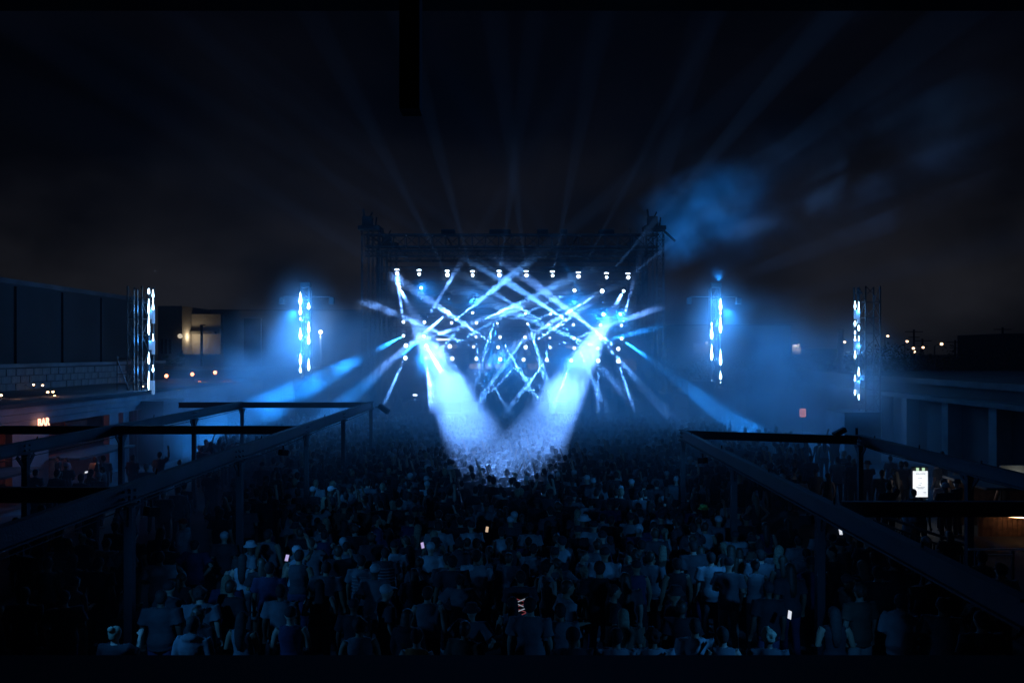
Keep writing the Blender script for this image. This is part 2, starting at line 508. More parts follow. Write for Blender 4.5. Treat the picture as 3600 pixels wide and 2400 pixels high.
lens_me = MB().ball((0, 0, 0), (.125, .125, .125), 12, 8).mesh('lens', M['lens'], True)
lens_small = MB().ball((0, 0, 0), (.085, .085, .085), 10, 6).mesh('lens', M['lens_dim'], True)
hm = MB()
hm.tube([(0, .02, 0), (0, .14, 0), (0, .34, 0), (0, .40, 0)], [.15, .17, .15, .08], 12)
head_me = hm.mesh('lamp_head', M['black'], True)
ym = MB().box((-.23, .1, -.06), (-.19, .24, .34)).box((.19, .1, -.06), (.23, .24, .34)).box((-.23, .08, .30), (.23, .26, .36)).box((-.2, .02, .36), (.2, .32, .48))
yoke_me = ym.mesh('yoke', M['black'])
for ri, (rname, d, pts) in enumerate(ROWS):
    for i, pt in enumerate(pts):
        p = at(*Z(*pt), d)
        fam = 'small dim blue' if ri == 2 else 'bright white'
        t = thing('stage_lamp', f'{fam} stage lamp, {nth(i, len(pts))} on the {rname} of the stage', 'stage lamp', p, 0, 'moving lamps on the stage lighting bars')
        for nm, me in (('yoke', yoke_me), ('lamp_head', head_me), ('lens', lens_small if ri == 2 else lens_me)):
            o = bpy.data.objects.new(nm, me); COL.objects.link(o); o.parent = t
            if nm == 'lens':
                o.location = (0, -.03, 0); k_ = rng.uniform(.68, 1.12) * (1.1 if ri < 2 or ri > 5 else .85); o.scale = (k_, k_, k_)
        if (ri, i) in BEAMS:
            tgt, td, ang, pw, col, bl = BEAMS[(ri, i)]
            q = at(*Z(*tgt), td)
            dirv = (q - p).normalized()
            light('lamp_light', 'SPOT', p + dirv * .2, pw * 2600 * K, col, t, .05, q + dirv, ang, bl)
for o in [o for o in bpy.data.objects if o.name.startswith('stage_lamp') and 'on the top bar' in o.get('label', '')]:
    MB().ball(o.location + Vector((-.02, .0, .3)), (.16, .05, .045), 12, 6).build('top_lens', M['lens'], o, True)
# extra wide washes added to some stage lamps for blue haze and rim light
for (ri, i, pw_) in ((7, 1, 2800), (3, 5, 2600), (7, 4, 2600), (7, 7, 2600), (2, 2, 1400), (3, 6, 2400), (1, 1, 1600), (2, 5, 1600)):
    p = at(*Z(*ROWS[ri][2][i]), ROWS[ri][1])
    t = next(o for o in bpy.data.objects if o.name.startswith('stage_lamp') and (o.location - p).length < .01)
    light('added_wash_light', 'SPOT', p + Vector((0, -.25, 0)), pw_, BL, t, .1, Vector((p.x * -.2, 30, 1.5)), 100, .8)

# DJ booth on the stage
bt = thing('dj_booth', 'long black DJ booth with gear at the centre of the stage', 'dj booth', (at(1807, 1420, 59.9).x, 59.9, 1.5))
x0 = at(1685, 0, 59.9).x; x1 = at(1930, 0, 59.9).x
MB().box((x0, 59.6, 1.5), (x1, 59.66, 2.22)).build('front_panel', M['cloth'], bt)
MB().box((x0, 59.58, 2.22), (x1, 60.05, 2.28)).build('table_top', M['black'], bt)
for k in range(4):
    xx = x0 + 1.0 + k * .95
    MB().box((xx, 59.68, 2.283), (xx + .5, 60.02, 2.38)).build('media_player', M['truss'], bt)
for k, xx in enumerate((x0 + .5, x0 + 1.7, x0 + 2.5, x0 + 3.4, x0 + 4.3, x0 + 4.8)):
    MB().box((xx, 59.62, 2.285), (xx + .18, 59.66, 2.31)).build('indicator_light', M['phone_warm'], bt)

# silhouettes of crates and monitors at deck edge
for i, (px, w_, h_) in enumerate(((1380, 1.2, 1.0), (1455, 1.0, .9), (1590, 1.3, .8), (1990, 1.4, .8), (2150, 1.1, 1.0), (2230, 1.3, .9))):
    xx = at(px, 0, 60).x
    c = MB().box((xx - w_ / 2, 60.3, 1.502), (xx + w_ / 2, 61.1, 1.5 + h_)).box((xx - w_ / 2 - .02, 60.28, 1.5 + h_ * .7), (xx + w_ / 2 + .02, 60.32, 1.5 + h_ * .74)).build('equipment_case', M['black'])
    tag(c, f'black equipment case on the stage deck, {nth(i, 6)} of the six', 'equipment case', 'equipment cases on the stage deck')
# crowd barrier
b = MB()
for k in range(17):
    xx = -12 + k * 1.5
    b.bar((xx, 57.6, 0), (xx, 57.6, 1.15), .06).bar((xx, 57.6, .1), (xx + 1.5, 57.6, .1), .05).bar((xx, 57.6, 1.12), (xx + 1.5, 57.6, 1.12), .06)
    b.box((xx + .05, 57.6, .15), (xx + 1.45, 57.63, 1.08))
tag(b.build('crowd_barrier', M['truss']), 'low metal crowd barrier along the foot of the stage', 'barrier')

# ------------------------------------------------------------------ light towers
TOWERS = [
    ('near left light tower on its dark platform beside the bar building', 44, [(523, [(1014, 1034), (1050, 1105), (1107, 1177), (1238, 1280), (1305, 1370)]), (538, [(1018, 1048), (1050, 1100), (1103, 1137), (1173, 1220), (1282, 1308), (1340, 1362)])], -1, 1.0, 3.4),
    ('far left light tower standing left of the stage', 54, [(1056, [(1027, 1072), (1074, 1107), (1115, 1126), (1152, 1193), (1242, 1282), (1284, 1310)]), (1085, [(1063, 1087), (1130, 1170), (1172, 1210), (1260, 1303)])], -1, 2.0, 4.5),
    ('far right light tower standing right of the stage', 54, [(2502, [(1133, 1145), (1146, 1192), (1210, 1266), (1336, 1349)]), (2533, [(1050, 1092), (1094, 1107), (1113, 1170), (1228, 1284), (1304, 1334), (1340, 1347)])], 1, 2.0, 4.2),
    ('near right light tower rising behind the dark container', 44, [(3006, [(1058, 1085), (1086, 1120), (1128, 1147), (1162, 1175), (1180, 1204), (1205, 1230), (1232, 1260), (1318, 1350), (1352, 1388)]), (3019, [(1060, 1128), (1143, 1163), (1180, 1233), (1290, 1322), (1338, 1405)])], 1, 1.0, 2.75),
]
for label, d, strips, sgn, pw, base in TOWERS:
    xc = at(sum(s_[0] for s_ in strips) / 2, 0, d).x
    t = thing('light_tower', label, 'light tower', (xc, d, 0), 0, 'blue light towers around the crowd')
    topz = at(0, 1010, d).z
    near = d < 50
    tx = xc + sgn * (.75 if near else .0)
    wdt = .8 if near else .5
    MB().lattice((tx, d + (.1 if near else .7), base if near else 1.0), (tx, d + (.1 if near else .7), topz + .05), wdt, .8, .06, .03).build('truss_mast', M['black'], t)
    if near:
        MB().bar((tx - sgn * .4, d + .1, topz - .3), (xc, d + .1, topz - .3), .08).bar((tx - sgn * .4, d + .1, base + .4), (xc, d + .1, base + .4), .08).build('strut', M['truss'], t)
    else:
        m = MB()
        for zz, ww in ((topz - .6, 1.7),):
            m.bar((xc - ww, d + .6, zz), (xc + ww, d + .6, zz), .06)
            for s2 in (-1, 1):
                m.box((xc + s2 * ww - .16, d + .5, zz - .5), (xc + s2 * ww + .16, d + .8, zz - .06))
        m.box((xc - .3, d, topz), (xc + .35, d + .5, topz + .35))
        m.build('speaker_arm', M['black'], t)
    for sx_, segs in strips:
        for (a, b_) in segs:
            p0 = at(sx_, b_, d); p1 = at(sx_, a, d)
            L = p1.z - p0.z
            rr = .052 if near else .1
            rr = min(rr, L * .3)
            if L > .35:
                # a tear: widest low down, drawn out to a point at the top
                MB().tube([p0, p0 + Vector((0, 0, L * .15)), p0 + Vector((0, 0, L * .35)), p0 + Vector((0, 0, L * .7)), p1], [rr * .3, rr * .85, rr, rr * .5, rr * .15], 8).build('led_tube', M['tube'], t, True)
            else:
                MB().ball((p0 + p1) / 2, (min(rr, L * .2), min(rr, L * .2), L / 2), 8, 6).build('led_tube', M['tube'], t, True)
        MB().bar(at(sx_, strips[0][1][-1][1] + 8, d) + Vector((0, .12, 0)), Vector((at(sx_, 0, d).x, d + .12, topz)), .07).build('led_rail', M['black'], t)
    if not near:  # smoke added round the far towers to give the tubes a halo
        cloud('faint smoke added as a halo round the ' + ('far left' if sgn < 0 else 'far right') + ' light tower', (xc, d - .4, (base + topz) / 2), (3.2, 2.6, 5.2), .06, .3, .2, .6, seed=sgn, group='halo smoke added round the light towers', step=1.6, base=.03)
        if sgn > 0:  # extra spots added on the far towers to light the drifting smoke
            light('added_up_light', 'SPOT', (xc + .1, d - .3, topz + .5), 14000, BL, t, .1, at(2500, 760, 64), 62, .9)
            light('added_side_light', 'SPOT', (xc + .5, d - .5, topz - 1.5), 5200, BL, t, .1, at(2790, 1420, 45), 60, .9)
        else:
            light('added_side_light', 'SPOT', (xc - .5, d - .5, topz - 1.5), 5200, BL, t, .1, at(850, 1440, 45), 60, .9)
    # light the tubes throw into the smoke and on the crowd
    zs = [s_ for s_ in strips]
    npt = 4 if not near else 3
    for k in range(npt):
        zz = base + .8 + (topz - base - 1.2) * (k + .5) / npt
        light('tube_light', 'POINT', (xc, d - .35, zz), (300 if not near else 90) * pw, (.05, .32, 1.0), t, .1)
    if near:
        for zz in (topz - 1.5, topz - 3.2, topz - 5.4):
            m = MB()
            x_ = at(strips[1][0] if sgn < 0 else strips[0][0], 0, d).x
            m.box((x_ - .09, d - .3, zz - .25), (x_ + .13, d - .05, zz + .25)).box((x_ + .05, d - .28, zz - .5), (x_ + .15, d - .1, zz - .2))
            m.build('tube_clamp', M['tube_side'], t)  # clamps glow by emission, their lit look is put into the material
# platforms under the near towers
pl = thing('platform', 'dark draped platform under the near left light tower', 'platform', (-19.6, 44, 0))
MB().box((at(485, 0, 44).x, 43, 0), (at(602, 0, 44).x, 45.5, 3.25)).build('drape', M['cloth'], pl)
MB().box((at(482, 0, 44).x, 42.9, 3.253), (at(606, 0, 44).x, 45.6, 3.4)).build('deck', M['truss'], pl)
pl = thing('platform', 'dark container block under the near right light tower', 'platform', (19, 44, 0))
MB().box((at(2942, 0, 44).x, 43, 0), (at(3068, 0, 44).x, 45.5, 2.72)).build('container', M['steel'], pl)
MB().box((at(2940, 0, 44).x, 42.95, 2.723), (at(3070, 0, 44).x, 45.55, 2.78)).build('lid', M['truss'], pl)
for px, lab in ((1095, 'dark riser block with railing below the far left light tower'), (2465, 'dark riser block with railing below the far right light tower')):
    xx = at(px, 0, 54).x
    t = thing('platform', lab, 'platform', (xx, 54, 0))
    MB().box((xx - 1.0, 53.4, 0), (xx + .75, 55.4, 4.1)).build('drape', M['cloth'], t)
    m = MB()
    for zz in (2.3, 3.2, 4.1):
        m.bar((xx - 1.8, 53.3, zz), (xx + 2.2, 53.3, zz), .06)
    for x_ in (-1.8, -1.0, .9, 1.6, 2.2):
        m.bar((xx + x_, 53.3, 0), (xx + x_, 53.3, 4.4), .06)
    m.bar((xx + .9, 53.3, 4.2), (xx + 2.6, 53.3, 3.6), .05)
    m.build('scaffold', M['truss'], t)
# scaffold with brace left of the near left tower
t = thing('scaffold', 'thin scaffold frame with diagonal brace left of the near light tower', 'scaffold', (-21, 43, 0))
m = MB()
for px in (413, 470, 483):
    p = at(px, 1252, 43); m.bar((p.x, 43, 0), (p.x, 43, p.z if px < 450 else 9.4), .06)
for py in (1260, 1315, 1350, 1420):
    a, b_ = at(413, py, 43), at(483, py, 43); m.bar(a, b_, .05)
for py in (1015, 1080, 1150, 1220):
    a, b_ = at(470, py, 43), at(483, py, 43); m.bar(a, b_, .04)
m.bar(at(413, 1270, 43), at(465, 1400, 43), .05)
m.build('poles', M['truss'], t)

# ------------------------------------------------------------------ pergolas
def ibeam(m, a, b, h, wd):
    a = Vector(a); b = Vector(b)
    m.bar(a, b, wd * .3, h - .04)
    m.bar(a + Vector((0, 0, h / 2 - .015)), b + Vector((0, 0, h / 2 - .015)), wd, .03)
    m.bar(a - Vector((0, 0, h / 2 - .015)), b - Vector((0, 0, h / 2 - .015)), wd, .03)


def pergola(label, z, rails, cross, posts):
    t = thing('pergola', label, 'pergola', (rails[0][0][0], rails[0][1][1], 0))
    hb = .32
    for (a, b_) in rails:
        m = MB(); ibeam(m, (*a, z), (*b_, z), hb, .16); m.build('rail_beam', M['frame'], t)
    for (a, b_) in cross:
        m = MB(); ibeam(m, (*a, z - .003), (*b_, z - .003), hb * .8, .14); m.build('cross_beam', M['frame'], t)
    for (x, y) in posts:
        m = MB(); m.bar((x, y, 0), (x, y, z - hb / 2 - .002), .14); m.box((x - .14, y - .14, z - hb / 2 - .03), (x + .14, y + .14, z - hb / 2 - .004))
        m.build('post', M['frame'], t)
        m = MB()
        for sg_ in (-1, 1):
            m.bar((x, y + sg_ * .07, z - hb / 2 - .34), (x, y + sg_ * .36, z - hb / 2 - .03), .03, .09)
        m.build('knee_brace', M['frame'], t)
        m = MB()
        for dy in (-.1, .1):
            for dz in (-.06, .06):
                for sx_ in (-1, 1): m.box((x + sx_ * .05 - .025, y + dy - .02, z + dz - .02), (x + sx_ * .05 + .025, y + dy + .02, z + dz + .02))
        o = m.build('bolts', M['truss'], t); o['kind'] = 'stuff'
    for (a, b_) in rails:
        a = Vector((*a, z)); b_ = Vector((*b_, z))
        for k in range(5):
            p = a.lerp(b_, .12 + k * .19 + .03 * math.sin(k * 5.1))
            MB().bar(p + Vector((0, 0, hb / 2)), p + Vector((.01, .02, hb / 2 + .07 + .03 * (k % 2))), .025).build('stub', M['black'], t)
        c = MB(); n_ = 24
        for k in range(n_):
            u, v = k / n_, (k + 1) / n_
            sg = lambda q: Vector((.09, 0, -hb / 2 - .02 - .05 * abs(math.sin(q * 9.4))))
            c.bar(a.lerp(b_, u) + sg(u), a.lerp(b_, v) + sg(v), .018)
        c.build('cable', M['black'], t)
    return t


h = 2.4; zl = CH - h
XL, XL2 = -2.70 * h, -5.15 * h
pg = pergola('left steel pergola frame reaching over the ground from lower left', zl,
        [((XL - .15, 6.0), (XL, 15.4 * h)), ((XL2 + .1, 6.0), (XL2 - .1, 15.3 * h))],
        [((XL2 - 3.0, 15.3 * h), (XL - .1, 15.3 * h)), ((XL2 - 8, 10.35 * h), (XL - .1, 10.35 * h)), ((XL2 - 2, 5.63 * h), (XL - .1, 5.63 * h))],
        [(XL, 13.5), (XL, 7.9 * h), (XL, 10.46 * h), (XL, 12.75 * h), (XL, 15.25 * h),
         (XL2 + .05, 8.4 * h), (XL2, 10.5 * h), (XL2, 12.9 * h), (XL2, 15.2 * h)])
h2 = 2.65; zr = CH - h2
XR = 2.08 * h2; XR2 = 4.0 * h2
pr = pergola('right steel pergola frame reaching over the ground from lower right', zr,
        [((1.97 * h2, 3.04 * h2), (XR, 9.8 * h2)), ((XR2 - .1, 4.5 * h2), (XR2, 9.2 * h2))],
        [((XR + .1, 9.78 * h2), (XR2 - .1, 9.15 * h2)), ((XR + .1, 5.12 * h2), (XR2 - .1, 5.12 * h2)), ((XR2 + .1, 5.12 * h2), (XR2 + 4, 5.12 * h2))],
        [(XR, 9.7 * h2), (XR, 7.47 * h2), (XR, 5.38 * h2), (XR2, 9.15 * h2), (XR2, 6.97 * h2)])
# floodlights on the pergola ends: dark from behind, shining at the crowd
fl = thing('floodlight', 'small dark floodlight clamped to the far end of the left pergola', 'floodlight', (XL + .15, 15.25 * h, zl - .1))
q0 = Vector((XL + .2, 15.25 * h, zl - .1))
MB().bar(q0, q0 + Vector((.25, 0, 0)), .05).build('bracket', M['black'], fl)
MB().bar(q0 + Vector((.18, 0, .08)), q0 + Vector((.62, -.1, -.22)), .26, .2).build('housing', M['black'], fl)
fl2 = thing('floodlight', 'small dark wedge floodlight on top of the right pergola cross beam', 'floodlight', at(2960, 1530, 24.6))
q1 = at(2960, 1522, 24.4)
MB().bar(q1 + Vector((-.25, 0, -.06)), q1 + Vector((.1, 0, .12)), .2, .14).build('housing', M['black'], fl2)
MB().bar(q1 + Vector((.45, 0, -.2)), q1 + Vector((.45, 0, .16)), .06).bar(q1 + Vector((.1, 0, -.06)), q1 + Vector((.45, 0, -.08)), .03).build('cable_stub', M['black'], fl2)

# blue wash heads added under the pergola rails to light people's backs
for i, (x_, y_, tx_, ty_, pw_, lab) in enumerate(((XL + .1, 14.1, 1.5, 26, 170, 'added small dark wash light under the left pergola rail, nearest the balcony'), (XR - .1, 14.6, -1.5, 26, 170, 'added small dark wash light under the right pergola rail, nearest the balcony'),
                                  (XL + .05, 22.4, 3, 34, 130, 'added small dark wash light under the left pergola rail, farther out'), (XR - .1, 22.6, -3, 34, 130, 'added small dark wash light under the right pergola rail, farther out'),
                                  (XL - .1, 10.7, -1.5, 15, 170, 'added small dark wash light at the left picture edge under the rail'), (XR - .25, 10.2, 1.5, 15, 170, 'added small dark wash light under the right rail beside the corner'))):
    zz = (zl if x_ < 0 else zr) - .2
    t = thing('added_wash_light', lab, 'floodlight', (x_, y_, zz), 0, 'added wash lights under the pergola rails')
    a = Vector((x_, y_, zz)); dv = (Vector((tx_, ty_, 1.2)) - a).normalized()
    MB().bar(a, a - Vector((0, 0, .12)), .04).build('clamp', M['black'], t)
    MB().bar(a - Vector((0, 0, .2)) - dv * .1, a - Vector((0, 0, .2)) + dv * .1, .2, .16).build('housing', M['black'], t)
    light('added_wash_lamp', 'SPOT', a - Vector((0, 0, .2)) + dv * .14, pw_, (.03, .27, .85), t, .08, Vector((tx_, ty_, 1.2)), 120, 1.0)

# ------------------------------------------------------------------ balcony the photograph is taken from
BLACK_PAINT = mat('black_paint', (.006, .006, .006), .9, bump=0)  # one even near-black for parapet, roof edge and bracket
bc = thing('balcony', 'black balcony parapet and roof edge at the very front', 'balcony', (0, 0, 0))
MB().bar((-6, 1.75, 5.195), (6, 1.75, 5.195), .22, .2).build('parapet_rail', BLACK_PAINT, bc)
MB().bar((-4, 2.0, 5.20), (4, 2.0, 5.18), .1, .05).build('rail_edge', M['frame'], bc)
MB().box((-6, 1.66, .302), (6, 1.84, 5.1)).build('parapet_wall', BLACK_PAINT, bc)
MB().box((-6, -2, 7.48), (6, 3.45, 7.7)).build('roof_edge', BLACK_PAINT, bc)
MB().box((-.453, 3.2, 6.98), (-.372, 3.3, 7.479)).build('hanging_bracket', BLACK_PAINT, bc)
bc.children[-1].location = (0, 0, 0)

# ------------------------------------------------------------------ left side buildings
wh = thing('warehouse', 'long dark warehouse wall on the far left', 'building', (-30, 45, 0))
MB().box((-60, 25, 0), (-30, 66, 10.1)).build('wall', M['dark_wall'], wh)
MB().box((-60.1, 24.9, 10.102), (-29.8, 66.2, 10.4)).build('roof', M['roof'], wh)
for y in range(28, 66, 5):
    MB().box((-29.998, y, .5), (-29.85, y + .35, 10.0)).build('pilaster', M['dark_wall'], wh)

bar = thing('bar_building', 'low pale bar building with red lit openings on the left', 'building', (-20, 38, 0))
XB = -20.0
# fascia with boards
for k in range(3):
    MB().box((XB - .25, 20, 2.95 + k * .28), (XB, 64, 2.95 + k * .28 + .262)).build('fascia_board', M['wall'], bar)
MB().box((XB - 12, 20, 3.8), (XB + .12, 64.2, 3.95)).build('roof', M['roof'], bar)
MB().box((XB - 12, 63.8, 0), (XB - .1, 64, 3.79)).build('wall', M['wall'], bar)
MB().box((XB - 12, 20, 0), (XB - 11.8, 63.7, 3.79)).build('wall', M['dark_wall'], bar)
for y0_, y1_ in ((20, 24.2), (31.9, 34.4), (39.6, 40.5), (41.0, 41.6), (46.2, 47.4), (51, 56), (58, 63.7)):
    MB().box((XB - .3, y0_, 0), (XB - .01, y1_, 2.94)).build('pier', M['wall'], bar)
MB().box((XB - .3, 34.45, 1.35), (XB + 1.3, 39.55, 1.45)).build('awning', M['roof'], bar)
MB().box((XB - .3, 24.3, 1.35), (XB + 1.3, 31.8, 1.45)).build('awning', M['roof'], bar)
MB().box((XB - 6, 39.2, .6), (XB - 5.8, 46, 2.4)).build('back_shelf', M['orange_cloth'], bar)
MB().box((XB - 2.4, 36.4, 0), (XB - 1.9, 39.4, 1.05)).build('bar_counter', M['wood'], bar)
MB().box((XB - 3.4, 34.6, 0), (XB - 3.3, 39.4, 2.6)).build('inner_wall', M['orange_cloth'], bar)
for (yy, zz, en) in ((36.6, 2.3, 6), (38.8, 2.5, 5), (43.4, 2.4, 9), (30.0, 1.1, 3), (45.5, 2.2, 3)):
    light('interior_lamp', 'POINT', (XB - 1.4, yy, zz), en, (1, .2, .06), bar, .12)
for (yy, zz) in ((38.2, 2.25), (42.0, 2.4), (43.3, 2.5), (44.0, 2.3), (30.3, .9), (31, .6), (30.6, 1.15)):
    MB().ball((XB - .9, yy, zz), .06, 8, 6).build('red_bulb', M['red_lens'], bar)
MB().box((XB - .8, 37.0, 1.95), (XB - .76, 38.9, 2.75)).build('red_poster', M['orange_cloth'], bar)

# neon sign BAR
cu = bpy.data.curves.new('bar_text', 'FONT')
cu.body = 'BAR'; cu.size = .46; cu.extrude = .0; cu.fill_mode = 'NONE'; cu.bevel_depth = .014; cu.space_character = 1.0
to = bpy.data.objects.new('tmp', cu); COL.objects.link(to)
dg = bpy.context.evaluated_depsgraph_get()
me = bpy.data.meshes.new_from_object(to.evaluated_get(dg)); bpy.data.objects.remove(to)
me.materials.clear(); me.materials.append(M['neon'])
sg = thing('neon_sign', 'glowing orange outlined neon BAR sign on the bar building', 'neon sign', at(134, 1500, 33.2), R(90))
sg.location.x = XB + .12
sg.location = Vector((XB + .2, 33.25, 2.92))
so = bpy.data.objects.new('letters', me); COL.objects.link(so); so.parent = sg
so.rotation_euler = (R(90), 0, 0)
sp = sg.location
sg.rotation_euler = (0, 0, R(90))
light('sign_glow', 'POINT', at(155, 1485, 32.2), 6, (1, .35, .18), sg, .15)

# string lights over the terrace roof
def string(label, pts, d, bulbs):
    t = thing('string_light', label, 'string light', at(*pts[0], d))
    m = MB()
    P = [at(px, py, d) for px, py in pts]
    for a, b_ in zip(P, P[1:]):
        n = 5
        for k in range(n):
            u, v = k / n, (k + 1) / n
            sag = lambda s_: Vector((0, 0, -.25 * 4 * s_ * (1 - s_)))
            m.bar(a.lerp(b_, u) + sag(u), a.lerp(b_, v) + sag(v), .012)
    m.build('cable', M['black'], t)
    for px, py in bulbs:
        p = at(px, py, d)
        MB().ball(p, (.065, .05, .05), 8, 6).build('bulb', M['bulb'], t)
        MB().tube([p + Vector((0, 0, .05)), p + Vector((0, 0, .12))], [.03, .03], 6).build('bulb_socket', M['black'], t)
    return t


s1 = string('warm bulb string sagging over the bar roof at the left edge', [(-60, 1362), (34, 1406), (59, 1412), (160, 1378), (186, 1372)], 36, [(4, 1389), (33, 1406), (59, 1412), (89, 1419)])
s2 = string('warm bulb string in a steep line above the bar sign', [(160, 1372), (186, 1376), (235, 1410)], 38, [(168, 1378), (186, 1377), (192, 1392), (204, 1399), (234, 1409)])
s4 = string('faint warm bulb string over the low sheds at the far left', [(0, 1372), (90, 1352), (190, 1358)], 44, [(12, 1370), (52, 1358), (118, 1352), (150, 1354)])
s3 = string('warm bulb string behind the near left light tower', [(490, 1352), (551, 1366), (626, 1372)], 48, [(502, 1358), (551, 1365), (576, 1366), (602, 1369), (626, 1370)])
light('bulb_light', 'POINT', at(60, 1405, 35.5), 8, (1, .5, .25), s1, .2)
light('bulb_light', 'POINT', at(190, 1385, 37.5), 8, (1, .5, .25), s2, .2)

# terrace block wall behind the bar roof, built of blocks
tw = thing('terrace_wall', 'low block wall on the bar roof in front of the warehouse', 'wall', (-27, 45, 3.95))
MB().box((-27.3, 30, 3.952), (-27.1, 62, 5.2)).build('wall_core', M['dark_wall'], tw)
bl = MB().box((0, 0, 0), (.12, .78, .36)).mesh('block', M['block'])
for r_ in range(3):
    for k in range(30):
        o = bpy.data.objects.new('block', bl); COL.objects.link(o); o.parent = tw
        o.location = (Vector((-27.098 + rng.uniform(0, .03), 31 + k * .82 + (r_ % 2) * .41, 3.96 + r_ * .4)) - tw.location)
MB().box((-27.4, 30, 5.202), (-26.95, 62, 5.4)).build('coping', M['concrete'], tw)

# red spotlights left of the far left tower
for i, (px, py) in enumerate(((585, 1321), (676, 1315), (756, 1309))):
    p = at(px, py, 58)
    t = thing('red_spotlight', f'red spotlight on the left roof line, {("leftmost", "middle", "rightmost")[i]} of three', 'spotlight', p, 0, 'red spotlights on the left roof line')
    MB().ball(p, .13, 10, 6).build('lens', M['red_lens'], t, True)
    MB().tube([p + Vector((0, .05, 0)), p + Vector((0, .4, .08))], [.14, .1], 8).build('housing', M['black'], t)
    MB().bar(p + Vector((0, .2, -.1)), (p.x, p.y + .2, 3.3), .06).build('pole', M['black'], t)
    q = at(px + 60, py + 50, 56)
    light('lamp_light', 'SPOT', p + Vector((0, -.16, 0)), (1200, 5200, 2200)[i], (1, .16, .05), t, .05, q, 16, .6)

bk = thing('flat_roof_building', 'grey flat roofed building with a lit doorway left of the stage', 'building', (-38, 105, 0))
MB().box((at(555, 0, 100).x, 100, 0), (at(640, 0, 100).x, 118, at(0, 1075, 100).z)).build('wall', M['grey_wall'], bk)
MB().box((at(640, 0, 100).x, 103, 0), (at(745, 0, 100).x, 118, at(0, 1100, 100).z)).build('wall', M['grey_wall'], bk)
MB().box((at(640, 0, 100).x, 102.3, at(0, 1172, 100).z), (at(730, 0, 100).x, 102.99, at(0, 1176, 100).z + .5)).build('roof_slab', M['dark_wall'], bk)
MB().box((at(636, 0, 100).x, 100.2, .1), (at(750, 0, 100).x, 102.9, at(0, 1245, 100).z)).build('plinth', M['grey_wall'], bk)
wf = MB().box((at(562, 0, 100).x, 99.9, at(0, 1243, 100).z), (at(604, 0, 100).x, 99.99, at(0, 1192, 100).z)).build('window', M['glass'], bk)
for px in (562, 576, 590, 604):
    MB().bar(at(px, 1243, 99.85), at(px, 1192, 99.85), .09).build('mullion', M['grey_wall'], wf)
MB().ball(at(633, 1181, 99.6), .3, 10, 6).build('wall_lamp', M['window_light'], bk)
light('wall_lamp_light', 'POINT', at(672, 1184, 101.6), 190, (1, .76, .46), bk, .2)
b2 = thing('warehouse_block', 'wide dark grey block behind the far left light tower', 'building', (-24, 108, 0))
MB().box((at(742, 0, 104).x, 104, 0), (at(1275, 0, 104).x, 130, at(0, 1093, 104).z)).build('wall', M['grey_wall'], b2)
MB().box((at(738, 0, 104).x, 103.9, at(0, 1093, 104).z + .01), (at(1280, 0, 104).x, 130.1, at(0, 1088, 104).z)).build('roof', M['roof'], b2)
MB().box((at(860, 0, 104).x, 103.7, .5), (at(920, 0, 104).x, 103.99, at(0, 1120, 104).z)).build('recess_panel', M['dark_wall'], b2)
b2b = thing('low_roof_building', 'long low dark roofed shed in front of the grey blocks at left', 'building', (-30, 80, 0))
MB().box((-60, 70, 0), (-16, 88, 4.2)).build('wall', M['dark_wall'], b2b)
MB().box((-60.2, 69.8, 4.202), (-15.8, 88.2, 4.5)).build('roof', M['roof'], b2b)

# building seen through the stage
b3 = thing('shop_building', 'low building with lit shop windows seen through the stage', 'building', (0, 100, 0))
MB().box((at(1340, 0, 98).x, 98, 0), (at(2290, 0, 98).x, 112, at(0, 1195, 98).z)).build('wall', M['dark_wall'], b3)
MB().box((at(1335, 0, 97.6).x, 97.6, at(0, 1193, 98).z), (at(2295, 0, 97.6).x, 112.2, at(0, 1186, 98).z)).build('roof', M['roof'], b3)
for (a, c, b_, d_, mm) in ((1527, 1210, 1546, 1232, 0), (1549, 1210, 1571, 1232, 0), (1574, 1210, 1606, 1232, 0), (1990, 1213, 2016, 1237, 0), (1650, 1278, 1692, 1296, 0), (1708, 1278, 1730, 1296, 0), (1740, 1278, 1775, 1296, 0), (1855, 1278, 1872, 1298, 0), (1874, 1278, 1900, 1297, 0), (2180, 1262, 2235, 1303, 1), (1640, 1212, 1690, 1232, 1), (1900, 1210, 1960, 1233, 1)):
    f = MB().box((at(a, 0, 98).x - .12, 97.86, at(0, d_, 98).z - .12), (at(b_, 0, 98).x + .12, 97.99, at(0, c, 98).z + .12)).build('window', M['steel'], b3)
    MB().box((at(a, 0, 98).x, 97.8, at(0, d_, 98).z), (at(b_, 0, 98).x, 97.85, at(0, c, 98).z)).build('pane', M['window_dim'] if mm else M['window_light'], f)
f = MB().box((at(1535, 0, 97).x, 97.2, at(0, 1196, 97).z), (at(1578, 0, 97).x, 97.59, at(0, 1190, 97).z)).build('ceiling_light', M['lens'], b3)

# ------------------------------------------------------------------ right side
rb = thing('low_building', 'long low dark building filling the right edge', 'building', (24, 40, 0))
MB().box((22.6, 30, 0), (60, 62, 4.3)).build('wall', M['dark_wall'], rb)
MB().box((22.3, 29.8, 4.302), (60.2, 62.2, 4.6)).build('roof', M['roof'], rb)
for yy in (47.2, 44.2, 40, 36):
    MB().box((21.9, yy, 0), (22.59, yy + .6, 3.5)).build('pier', M['concrete'], rb)
MB().box((21.6, 30, 3.51), (22.58, 60, 3.75)).build('canopy', M['roof'], rb)
